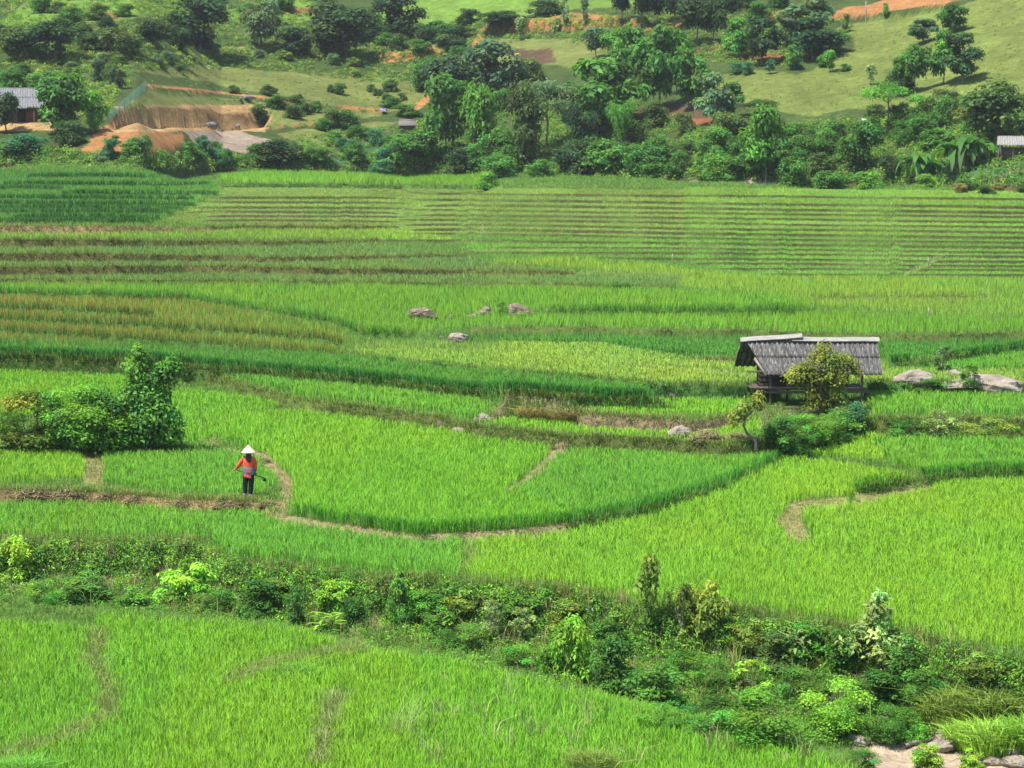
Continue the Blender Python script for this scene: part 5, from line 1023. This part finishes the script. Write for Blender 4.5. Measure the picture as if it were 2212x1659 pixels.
def loft(rings, n=20, close=True, seed=0, fold=.0):
    """stacked elliptical rings (x, y, z, rx, ry)"""
    Vv = []
    for (x, y, z, rx, ry) in rings:
        for j in range(n):
            a = 2*math.pi*j/n; f = 1+fold*math.sin(a*5+z*9+seed)
            Vv.append((x+rx*math.cos(a)*f, y+ry*math.sin(a)*f, z))
    Q = [(i*n+j, i*n+(j+1) % n, (i+1)*n+(j+1) % n, (i+1)*n+j) for i in range(len(rings)-1) for j in range(n)]
    return np.array(Vv), np.array(Q), None, np.ones((len(Vv), 3))
def sleeve(pts, rad, n=14):
    a = tube_arrays(pts, rad, n); return a
def smooth_sub(o, l=1):
    m = o.modifiers.new('subsurf', 'SUBSURF'); m.levels = l; m.render_levels = l; return o
smooth_sub(part('blouse', [loft([(0, .01, 1.385, .06, .06), (0, .01, 1.36, .10, .075), (0, 0, 1.325, .165, .095), (0, 0, 1.27, .195, .115), (0, .01, 1.16, .195, .128), (0, .005, 1.06, .188, .13), (0, 0, .985, .178, .125), (0, 0, .955, .17, .12)], fold=.018),
      sleeve([(-.12, 0, 1.31), (-.18, .0, 1.26), (-.29, .02, 1.07), (-.40, .105, .94)], [.075, .078, .072, .062]), sleeve([(.12, 0, 1.31), (.175, .0, 1.25), (.205, .02, 1.06), (.198, .14, .87)], [.075, .078, .07, .06])], M['shirt'], per, True))
smooth_sub(part('sash', [loft([(0, 0, 1.0, .178, .128), (0, 0, .985, .19, .14), (0, 0, .90, .197, .148), (.005, 0, .82, .196, .15), (.012, 0, .775, .188, .148), (.012, 0, .77, .17, .13)], fold=.01)], M['sash'], per, True))
def patch(x0, x1, z0, z1, y, dz=0):
    Vv = []; n = 7
    for i in range(n):
        x = x0+(x1-x0)*i/(n-1); yy = -.152*math.sqrt(max(.05, 1-(x/.215)**2))-y
        Vv += [(x, yy, z0+dz*(i/(n-1)-.5)), (x, yy, z1+dz*(i/(n-1)-.5))]
    Q = [(2*i, 2*i+2, 2*i+3, 2*i+1) for i in range(n-1)]
    return np.array(Vv), np.array(Q), None, np.ones((len(Vv), 3))
part('embroidered_patch', [patch(-.06, .09, .865, .945, .006)], M['redcloth'], per)
part('blouse_tail', [patch(-.15, .09, .70, .79, .004, -.05)], M['redcloth'], per)
smooth_sub(part('trousers', [loft([(0, 0, .82, .175, .13), (0, 0, .76, .19, .14), (-.005, 0, .70, .19, .138), (-.01, 0, .64, .185, .13)], fold=.01),
      loft([(-.09, 0, .68, .10, .115), (-.108, 0, .55, .088, .10), (-.118, .01, .40, .076, .088), (-.115, 0, .25, .075, .08), (-.115, -.005, .155, .066, .07)], 16, fold=.02),
      loft([(.08, 0, .68, .10, .115), (.078, 0, .55, .09, .10), (.068, .015, .40, .078, .09), (.05, .005, .25, .08, .085), (.045, 0, .14, .068, .072)], 16, fold=.02)], M['trousers'], per, True))
for cx, cz in ((-.115, .155), (.045, .14)): part('cuff', [loft([(cx, -.002, cz+.02, .07, .074), (cx, -.002, cz-.04, .064, .068)], 16)], M['cuff'], per, True)
smooth_sub(part('hair', [loft([(0, .03, 1.54, .03, .03), (0, .02, 1.525, .075, .08), (0, .01, 1.47, .095, .10), (0, -.01, 1.42, .095, .095), (.01, -.055, 1.36, .092, .055), (.02, -.10, 1.30, .088, .032), (.03, -.125, 1.23, .075, .022), (.035, -.13, 1.185, .05, .014), (.036, -.13, 1.18, .01, .005)], 18)], M['hair'], per, True))
smooth_sub(part('conical_hat', [loft([(0, .02, 1.712, .004, .004), (0, .02, 1.705, .016, .016), (0, .02, 1.60, .118, .118), (0, .02, 1.485, .232, .232), (0, .02, 1.478, .236, .236), (0, .02, 1.476, .228, .228), (0, .02, 1.59, .108, .108), (0, .02, 1.685, .01, .01)], 28)], M['hat'], per, True), 1)
hoe = part('handle', [tube_arrays([(-.55, .205, .925), (-.2, .225, .82), (.2, .23, .70), (.46, .225, .625)], [.016, .016, .015, .015], 8)], M['wood'], None, True)
hoe.name = 'hoe'; hoe.location = fp; tag(hoe, 'long handled hoe held across by the person in the straw hat', 'hoe')
M['iron'] = noise_mat('dark_iron', (.03, .028, .026), (.09, .08, .07), 20, rough=.5)
part('blade', [bxa((.47, .21, .61), (.035, .03, .05)), bxa((.485, .17, .575), (.10, .012, .13), (.5, .2, 0))], M['iron'], hoe)
# ---- boulders
def rock_mesh(seed, flat=.6, mat='rock'):
    import bmesh
    bm = bmesh.new(); bmesh.ops.create_icosphere(bm, subdivisions=4, radius=.5); r = np.random.default_rng(seed)
    co_ = np.array([v.co for v in bm.verts])
    pl = r.normal(0, 1, (13, 3)); pl /= np.linalg.norm(pl, axis=1, keepdims=True); dd = r.uniform(.30, .46, 13)
    for p_, d_ in zip(pl, dd):
        e = co_@p_-d_; co_ = co_-np.maximum(e, 0)[:, None]*p_*.9
    n_ = fbm(co_[:, 0]*5+seed, co_[:, 1]*5+co_[:, 2]*3, seed, 4)+.6*fbm(co_[:, 0]*2+co_[:, 2]*9, co_[:, 1]*3+co_[:, 2]*7, seed+9, 3)
    co_ = co_*(1+.34*n_)[:, None]*np.array((1, 1, flat/.6))
    for v, c_ in zip(bm.verts, co_): v.co = c_
    me = bpy.data.meshes.new('rock'); bm.to_mesh(me); bm.free(); me.materials.append(M[mat]); return me
RK = [rock_mesh(11), rock_mesh(12), rock_mesh(13)]; PR = [rock_mesh(21, .6, 'palerock'), rock_mesh(22, .5, 'palerock'), rock_mesh(23, .55, 'palerock')]
def rock(u, vb, w, h, label, pale=False, name='boulder', i=[0]):
    b = P(u, vb); s = ppm(b); i[0] += 1; me = (PR if pale else RK)[i[0] % 3]
    W_, H_ = w/s, h/s; o = link(name, me, None, b+Vector((0, W_*.25, H_*.2))); o.scale = (W_*1.12, W_*.85, H_*1.35); o.rotation_euler = (0, random.uniform(-.15, .15), random.uniform(-.5, .5)); return tag(o, label, 'boulder' if name == 'boulder' else 'stone')
rock(915, 692, 68, 30, 'long brown boulder, leftmost of the row standing in the middle paddies'); rock(1050, 684, 42, 24, 'smaller middle boulder of the row in the paddies'); rock(1123, 684, 70, 32, 'largest greyish boulder at the right end of the row in the paddies')
rock(1020, 688, 22, 12, 'small tan stone beside the middle boulder', True, 'stone'); rock(974, 690, 18, 12, 'little grey stone right of the long brown boulder', False, 'stone')
rock(990, 740, 42, 25, 'pale pinkish boulder alone below the boulder row', True); rock(956, 736, 16, 12, 'small dark stone left of the pale pinkish boulder', False, 'stone')
rock(1040, 912, 36, 22, 'pale rounded boulder at the left end of the dry bank', True); rock(953, 926, 26, 20, 'small brown rock at the foot of the grassy bank'); rock(996, 938, 38, 20, 'white lichened rock at the corner of the central paddy', True)
rock(1468, 946, 48, 30, 'pale boulder beside the dry straw heap left of the hut', True); rock(1449, 862, 20, 13, 'small tan stone at the end of the dark rice band', True, 'stone'); rock(930, 795, 24, 12, 'flat tan stone on the leafy edge of the pale field', True, 'stone')
rock(1978, 834, 84, 40, 'broad grey rock right of the hut, with a flat top', True); rock(2158, 857, 140, 52, 'large sloping brown outcrop at the right edge', True); rock(2072, 842, 90, 26, 'low rock slab between the broad grey rock and the brown outcrop', True); rock(2060, 814, 40, 18, 'pinkish flat stone behind the low rock slab', True)
for u, v, w, h, lab in [(2044,1596,26,16,'greenish grey stone at the upper end of the stream bed'), (2052,1610,40,20,'flat grey stone above the pale slab in the stream bed'), (2068,1619,26,16,'dark wet stone in the stream bed'), (2034,1626,46,20,'pale slab right of the driftwood log'),
   (2168,1618,14,10,'small tan pebble by the rice at bottom right'), (2160,1640,34,18,'pale rounded stone left of the black and white one'), (2190,1642,28,24,'black and white stone near the right edge'), (2200,1660,44,22,'whitish stone in the bottom right corner'), (2150,1654,30,14,'tan flat stone in front of the pale rounded one'), (1856,1612,36,18,'pale stone at the left end of the dry stream bed')]:
    rock(u, v, w*1.45, h*1.4, lab, True, 'stone')
# ---- straw heaps on the field edge
def heap_mesh(seed, n=620):
    r = np.random.default_rng(seed); d = r.normal(0, 1, (n, 3)); d /= np.linalg.norm(d, axis=1, keepdims=True); d[:, 2] = np.abs(d[:, 2])
    q = r.uniform(.3, 1, n)**.6*(1+.35*fbm(np.arctan2(d[:, 1], d[:, 0])*2+seed, d[:, 2]*3, seed, 2)*2); base = d*q[:, None]*np.array((.46, .42, .42))
    a = r.uniform(0, 6.28, n); L_ = r.uniform(.12, .36, n); V = []
    for k, (f, w) in enumerate(((-.5, .4), (-.15, 1), (.2, .9), (.5, .3))):
        p = base+np.stack([np.cos(a)*L_*f, np.sin(a)*L_*f, L_*(.10-.75*f*f)], 1); s = np.stack([-np.sin(a), np.cos(a), r.normal(0, .2, n)], 1)*.009*w
        V += [p+s, p-s]
    V = np.stack(V, 1).reshape(-1, 3); i = np.arange(n)[:, None]*8; Q = np.concatenate([i+np.array([2*k, 2*k+1, 2*k+3, 2*k+2]) for k in range(3)])
    c = np.array((.34, .27, .16))*np.clip(1+r.normal(0, .35, (n, 1)), .35, 1.8); g = r.uniform(0, 1, n) < .25; c[g] = (.13, .17, .05); return np_mesh('straw', V, Q, None, M['grass'], np.repeat(c, 8, 0))
HM = [heap_mesh(1), heap_mesh(2)]
for i, (u, v, w, h, lab) in enumerate([(72,1078,110,42,'largest straw heap on the left field edge'), (150,1077,90,36,'greyish straw heap second from the left edge'), (236,1078,70,30,'straw heap in the middle of the left field edge'), (292,1086,64,30,'tufted straw heap with pale loose ends'),
     (396,1092,62,26,'small pale straw heap standing alone'), (500,1094,100,26,'flat straw heap left of the feet of the farmer'), (578,1092,60,20,'thin straw at the right of the farmer'), (1530,956,92,50,'big tawny straw heap slumping below the hut'), (1590,952,60,34,'dark straw heap at the foot of the crooked little tree'), (570,1000,40,24,'dry grass bundle on the path behind the farmer'),
     (1225,1136,44,14,'little straw heap at the right end of the pale footpath'), (8,1100,50,26,'straw heap cut by the left edge')]):
    b = P(u, v); s = ppm(b); o = link('straw_heap', HM[i % 2], None, b-Vector((0, -.1, .03))); o.scale = (w/s*1.05, w/s*.7, h/s*1.45); o.rotation_euler = (0, 0, random.uniform(-.6, .6)+(i % 2)*3.1); tag(o, lab, 'straw heap')
# ---- left farmhouse
def at(u, v, dy=0): b = P(u, v); return b
M['tin'] = noise_mat('grey_roof_sheet', (.085, .088, .09), (.19, .195, .20), 3, (6, .8, .8), c3=(.30, .30, .30), scale3=7, t3=(.56, .68), bump=.1)
M['redwood'] = noise_mat('brown_planks', (.12, .05, .025), (.25, .115, .055), 4, (9, 9, .6), bump=.3)
M['white'] = noise_mat('white_sheet', (.35, .35, .35), (.45, .45, .45), 3, bump=0)
b = P(55, 268); s = ppm(b); k = 1/s; fh = link('farmhouse', None, None, b); tag(fh, 'brown plank farmhouse with grey corrugated roof half hidden by trees at the left edge', 'house')
hw = 5.2; fl = -4.6
part('wall', [bxa(((fl+3.2)/2, 1.2, .75), (3.2-fl, .12, 1.6)), bxa((3.15, 2.6, .75), (.1, 2.7, 1.6)), bxa((fl, 2.6, .75), (.1, 2.7, 1.6)), bxa(((fl+3.2)/2, 4.0, .75), (3.2-fl, .12, 1.6))], M['redwood'], fh)
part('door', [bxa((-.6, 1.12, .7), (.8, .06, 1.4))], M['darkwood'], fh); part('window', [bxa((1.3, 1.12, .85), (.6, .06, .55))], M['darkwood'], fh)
part('roof', corr([(fl-.6, 3.0, 3.6), (3.0, 3.0, 3.6), (fl-.6, .1, 1.55), (4.0, .1, 1.5)], 34, 2, .03, seed=5)+corr([(fl-.6, 3.04, 3.6), (3.0, 3.04, 3.6), (fl-.6, 5.2, 1.6), (4.0, 5.2, 1.6)], 34, 2, .03, seed=6), M['tin'], fh, True)
for xx in (-4.2, -2.6, -.9, .8, 2.4, 3.6): part('post', [tube_arrays([(xx, .35, -.2), (xx, .35, 1.75)], [.05, .045], 6)], M['wood'], fh)
c_ = P(156, 256); cl = part('white_cloth', [(np.array([(x*.55, .05*math.sin(x*5), z-.4*(x > .4)*z*.0) for z in (.1, .4, .75) for x in (0, .35, .7, 1.0)]), np.array([(i*4+j, i*4+j+1, i*4+j+5, i*4+j+4) for i in range(2) for j in range(3)]), None, np.ones((12, 3)))], M['white'], None); cl.location = c_+Vector((0, 0, .3)); tag(cl, 'white cloth hanging out beside the left farmhouse', 'cloth')
# thatched hut in the grove with its paling fence
b = P(880, 282); th = link('thatched_hut', None, None, b); tag(th, 'tiny grey thatched hut at the left edge of the central grove', 'hut')
M['thatch'] = noise_mat('grey_thatch', (.08, .072, .062), (.19, .175, .155), 6, (6, 1, 1), bump=.5)
part('roof', [(np.array([(-.9, 0, 1.25), (.9, 0, 1.2), (1.15, -.75, .62), (-1.1, -.75, .6), (1.15, .75, .62), (-1.1, .75, .6), (-.9, 0, 1.17), (.9, 0, 1.12), (1.15, -.75, .54), (-1.1, -.75, .52)]), np.array([(0, 3, 2, 1), (0, 1, 4, 5), (6, 7, 8, 9), (3, 9, 8, 2)]), np.array([(1, 2, 4), (0, 5, 3)]), np.ones((10, 3)))], M['thatch'], th)
part('ridge', [tube_arrays([(-.95, 0, 1.27), (0, 0, 1.25), (.95, 0, 1.22)], [.07, .07, .07], 6)], M['ridge'], th)
part('wall', [bxa((0, .0, .3), (1.8, 1.1, .7))], M['wood'], th)
def fence(name, a, b_, n, h, label, mat, net=None, cat='fence', rails=2):
    A, B = P(*a), P(*b_); o = link(name, None, None, A); tag(o, label, cat)
    for i in range(n):
        q = i/(n-1); uu, vv = a[0]+(b_[0]-a[0])*q, a[1]+(b_[1]-a[1])*q; p = P(uu, vv)-A
        part('post', [tube_arrays([(p.x, p.y, p.z-.2), (p.x+random.uniform(-.03, .03), p.y, p.z+h*random.uniform(.95, 1.1))], [.035, .03], 5)], mat, o)
        if i and net:
            z = .05; lst = []
            m = 12; d = p-pp
            for e in range(5): lst.append(tube_arrays([tuple(pp+Vector((0, 0, .06+h*.9*e/4))), tuple(pp+d*.5+Vector((0, 0, .02+h*.88*e/4))), tuple(p+Vector((0, 0, .06+h*.9*e/4)))], [.013]*3, 3))
            for e in range(1, m): c0 = pp+d*e/m; lst.append(tube_arrays([tuple(c0), tuple(c0+Vector((0, 0, h*.95)))], [.011, .011], 3))
            part('net', lst, net, o)
        elif i:
            lst = []; d = p-pp; m = max(4, int(d.length/.14))
            for e in range(m): c0 = pp+d*(e+.5)/m; lst.append(tube_arrays([tuple(c0-Vector((0, 0, .1))), tuple(c0+Vector((random.uniform(-.04, .04), 0, h*random.uniform(.75, 1.0))))], [.022, .018], 3))
            part('paling', lst, mat, o)
        pp = p
    return o
M['net'] = noise_mat('green_netting', (.04, .14, .105), (.08, .21, .16), 10, bump=0)
fence('net_fence', (234, 268), (316, 196), 8, 1.15, 'green net fence running up from the orange spoil to the left meadow', M['wood'], M['net'])
fence('paling_fence', (806, 292), (864, 296), 5, .85, 'grey paling fence below the tiny thatched hut', M['wood'])
fence('paling_fence', (2142, 400), (2215, 370), 7, .75, 'slanting stick fence around the garden at the right edge', M['wood'])
fence('paling_fence', (690, 350), (790, 312), 8, .5, 'old low stick fence climbing left of the thatched hut', M['wood'])
b = P(2196, 344); sh = link('tin_roofed_shed', None, None, b); tag(sh, 'low shed with pale tin roof at the right edge', 'shed')
M['paletin'] = noise_mat('pale_tin', (.16, .15, .135), (.28, .265, .245), 3, (5, 1, 1), bump=.1)
part('roof', corr([(-1.5, 1.2, 2.05), (3.0, 1.2, 2.05), (-1.9, -.5, 1.25), (3.0, -.5, 1.2)], 22, 1, .025, seed=9), M['paletin'], sh, True)
part('wall', [bxa((.7, .6, .5), (3.8, .1, 1.1)), bxa((-1.2, 1.0, .6), (.1, 1.0, 1.2))], M['wood'], sh)
for xx in (-1.7, -.4, .9, 2.4): part('post', [tube_arrays([(xx, -.35, -.2), (xx, -.35, 1.3)], [.05, .045], 6)], M['wood'], sh)
for u, v, w_, lab in [(1981, 262, 24, 'white roof sheet glimpsed between trees left of the banana plants'), (1868, 262, 12, 'small white sheet glimpsed behind the airy light green tree')]:
    b = P(u, v+6); s = ppm(b); o = part('roof_sheet', corr([(-w_/s/2, .5, .55), (w_/s/2, .5, .55), (-w_/s/2, 0, .3), (w_/s/2, 0, .3)], 6, 1, .02), M['white'], None); o.location = b; tag(o, lab, 'roof sheet')
# poles, dead trunk, stakes
def pole(u, vb, vt, label, r0=.09, mat='greywood', name='utility_pole', cat='pole', lean=0):
    b = P(u, vb); h = (vb-vt)/ppm(b); o = link(name, None, None, b)
    part('shaft', [tube_arrays([(0, 0, -.3), (lean*.5, 0, h*.5), (lean, 0, h)], [r0, r0*.85, r0*.7], 8)], M[mat], o, True); part('cross_arm', [bxa((lean, 0, h-.25), (.5, .06, .06))], M[mat], o)
    return tag(o, label, cat)
pole(207, 42, 2, 'wooden pole among bushes near the top left corner'); pole(1870, 50, 3, 'slender pole in front of the orange cut at upper right'); pole(692, 20, -30, 'pole cut by the top edge above the widest tree', .08)
b = P(1067, 362); h = 72/ppm(b); o = part('dead_trunk', [tube_arrays([(0, 0, -.2), (-.1, 0, h*.35), (-.25, 0, h*.7), (-.5, 0, h)], [.16, .14, .1, .03], 8)], M['board'], None, True); o.location = b; tag(o, 'bare white dead trunk leaning at the foot of the central grove', 'dead trunk')
for u, vb, vt, lab in [(1452, 566, 548, 'short white stake in the middle terraces'), (2004, 578, 556, 'white stake by the grassy patch in the right terraces'), (1042, 512, 484, 'thin stake in the far centre terraces'), (2005, 688, 664, 'thin stake at the edge of the yellow green right paddies')]:
    b = P(u, vb); h = (vb-vt)/ppm(b); o = part('stake', [tube_arrays([(0, 0, -.1), (.02, 0, h*.5), (.03, 0, h)], [.04, .035, .03], 6)], M['board'], None); o.location = b; tag(o, lab, 'stake')
# umbrella
b = P(829, 246); um = link('umbrella', None, None, b+Vector((0, 0, .42))); tag(um, 'purple and white umbrella open on the red path left of the grove', 'umbrella')
M['purple'] = noise_mat('purple_cloth', (.16, .12, .42), (.24, .2, .55), 3, bump=0)
n = 8; Vv = [(0, 0, .28)]+[(.5*math.cos(a*math.pi/4)*f, .5*math.sin(a*math.pi/4)*f, z) for f, z in ((.55, .2), (1, 0)) for a in range(8)]
Q = [(1+j, 1+(j+1) % 8, 9+(j+1) % 8, 9+j) for j in range(8)]; T = [(0, 1+j, 1+(j+1) % 8) for j in range(8)]
def pick(arr, par): return [arr[j] for j in range(8) if j % 3 != 0] if par else [arr[j] for j in range(8) if j % 3 == 0]
for nm, mt, par in (('canopy', 'purple', 1), ('white_panel', 'white', 0)): link(nm, np_mesh(nm, np.array(Vv), np.array(pick(Q, par)), np.array(pick(T, par)), M[mt]), um)
part('shaft', [tube_arrays([(0, 0, .3), (0, 0, -.45)], [.012, .012], 5)], M['iron'], um)
um.rotation_euler = (.1, .35, 0)
# buffaloes
M['buffalo'] = noise_mat('buffalo_hide', (.10, .085, .08), (.20, .175, .16), 5, bump=.2); M['horn'] = noise_mat('horn', (.05, .045, .04), (.1, .09, .08), 9, bump=0)
BV = [(-.02, 0, .62), (-.45, 0, .64), (-.58, 0, .55), (.38, 0, .66), (.60, 0, .64), (.80, 0, .52), (.96, 0, .40)]+[(x, s*.15, z) for s in (-1, 1) for x, z in ((-.46, .46), (-.54, .27), (-.49, .03))]+[(x, s*.14, z) for s in (-1, 1) for x, z in ((.36, .42), (.38, .22), (.37, .03))]+[(-.64, 0, .35), (-.64, .02, .2)]+[(.74, s*.16, .6) for s in (-1, 1)]
BE = [(0, 1), (1, 2), (0, 3), (3, 4), (4, 5), (5, 6), (1, 7), (7, 8), (8, 9), (1, 10), (10, 11), (11, 12), (3, 13), (13, 14), (14, 15), (3, 16), (16, 17), (17, 18), (2, 19), (19, 20), (5, 21), (5, 22)]
BR = [.28, .24, .12, .25, .15, .12, .075]+[.12, .06, .055]*2+[.09, .055, .055]*2+[.03, .035]+[.03, .03]
bf0 = None
for u, v, sc, rz, lab in [(457, 280, 1.0, 3.14, 'grey buffalo grazing on the ledge below the orange cut bank'), (513, 281, .85, 2.0, 'smaller buffalo facing away at the right end of the orange ledge'), (537, 221, 1.0, .15, 'buffalo walking right along the red path in the left meadow'), (520, 219, .62, 1.7, 'buffalo calf behind the one on the red path')]:
    if bf0 is None:
        o = bf0 = skin_body('buffalo', BV, BE, BR, M['buffalo'], None, 1)
        for s in (-1, 1): part('horn', [tube_arrays([(.72, s*.08, .64), (.66, s*.24, .70), (.52, s*.30, .78)], [.03, .025, .008], 6)], M['horn'], o)
    else:
        o = bf0.copy(); C.objects.link(o)
        for ch in bf0.children: c2 = ch.copy(); C.objects.link(c2); c2.parent = o
    o.location = P(u, v); o.rotation_euler = (0, 0, rz); o.scale = (sc*.95,)*3; tag(o, lab, 'buffalo', 'buffaloes grazing on the hillside')
# small flowers
b = P(497, 1200); fl_ = link('purple_flower', None, None, b); tag(fl_, 'single purple flower on the bank below the dark fronted rice block', 'flower')
part('stem', [tube_arrays([(0, 0, -.05), (.01, 0, .2)], [.006, .005], 4)], M['leaf'], fl_)
part('petals', [bxa((.035*math.cos(a), .035*math.sin(a), .21), (.06, .035, .008), (.3*math.sin(a), -.3*math.cos(a), a)) for a in np.arange(5)*1.2566], M['purple'], fl_)
def specks(label, polys, n, size, col=(.75, .75, .72)):
    out = []
    for poly in polys:
        us = [p[0] for p in poly]; vs = [p[1] for p in poly]
        u = rng.uniform(min(us), max(us), n*3); v = rng.uniform(min(vs), max(vs), n*3); m = inpoly(u, v, poly)
        for a_, b_ in list(zip(u[m], v[m]))[:n]:
            p = np.array(P(a_, b_))+np.array((0, -.1, rng.uniform(.15, .45))); q = 5; d = rng.normal(0, .4, (q, 3))+np.array((0, -.3, .8))
            out.append(leaves(np.repeat(p[None], q, 0), d, np.full(q, size), np.tile(col, (q, 1)), rng, .6))
    V, Q, T, c = join_arrays(out); tag(link('wild_flowers', np_mesh('flowers', V, Q, T, M['leaf'], c)), label, 'flowers', kind='stuff')
specks('tiny white wild flowers scattered along the gully and banks', [[(-50,1230),(430,1250),(640,1340),(300,1330),(-50,1310)], [(800,1300),(1300,1340),(1700,1400),(1700,1560),(1300,1500),(900,1400)], [(2000,905),(2090,900),(2090,945),(2000,945)], [(200,860),(400,870),(420,960),(200,960)], [(1840,1440),(2080,1440),(2080,1540),(1840,1540)]], 46, .026)
print('objects ready', len(bpy.data.objects))
# ------------------------------------------------------------------ camera, light, world
cam = bpy.data.cameras.new('camera'); co = bpy.data.objects.new('camera', cam); C.objects.link(co)
co.location = (0, 0, CZ); co.rotation_euler = (math.pi/2-PITCH, 0, 0)
cam.sensor_fit = 'HORIZONTAL'; cam.sensor_width = 36; cam.lens = 36*F/W0; cam.clip_start = .5; cam.clip_end = 3000
SC.camera = co
SUN = Vector((-.36, -.20, .91)).normalized()
sd = bpy.data.lights.new('sun', 'SUN'); sd.energy = 4.1; sd.angle = math.radians(.6); sd.color = (1, .95, .84)
so = bpy.data.objects.new('sun', sd); C.objects.link(so); so.rotation_euler = SUN.to_track_quat('Z', 'Y').to_euler()
wd = bpy.data.worlds.new('World'); SC.world = wd; wd.use_nodes = True; n = wd.node_tree.nodes; l = wd.node_tree.links
sk = n.new('ShaderNodeTexSky'); sk.sky_type = 'NISHITA'; sk.sun_disc = False
sk.sun_elevation = math.asin(SUN.z); sk.sun_rotation = math.atan2(SUN.x, SUN.y)
bg = n['Background']; bg.inputs[1].default_value = .13; l.new(sk.outputs[0], bg.inputs[0])
SC.view_settings.view_transform = 'Standard'; SC.view_settings.look = 'None'; SC.view_settings.gamma = 1; SC.view_settings.exposure = 1.08
SC.cycles.max_bounces = 6; SC.cycles.diffuse_bounces = 3; SC.cycles.transmission_bounces = 3; SC.cycles.transparent_max_bounces = 8; SC.cycles.caustics_reflective = False; SC.cycles.caustics_refractive = False
# thin valley air
import bmesh
hm, n, l = new_mat('valley_air'); out = n.new('ShaderNodeOutputMaterial'); pv = n.new('ShaderNodeVolumePrincipled')
pv.inputs['Color'].default_value = (.94, .96, 1, 1); pv.inputs['Density'].default_value = .00013; pv.inputs['Anisotropy'].default_value = .2; l.new(pv.outputs[0], out.inputs['Volume'])
bm = bmesh.new(); bmesh.ops.create_cube(bm, size=1); me = bpy.data.meshes.new('haze'); bm.to_mesh(me); bm.free(); me.materials.append(hm)
hz = link('haze', me, None, (0, 300, 55)); hz.scale = (1400, 700, 140); tag(hz, 'thin bluish haze over the valley and hillside', 'haze', kind='stuff')
SC.cycles.volume_bounces = 0
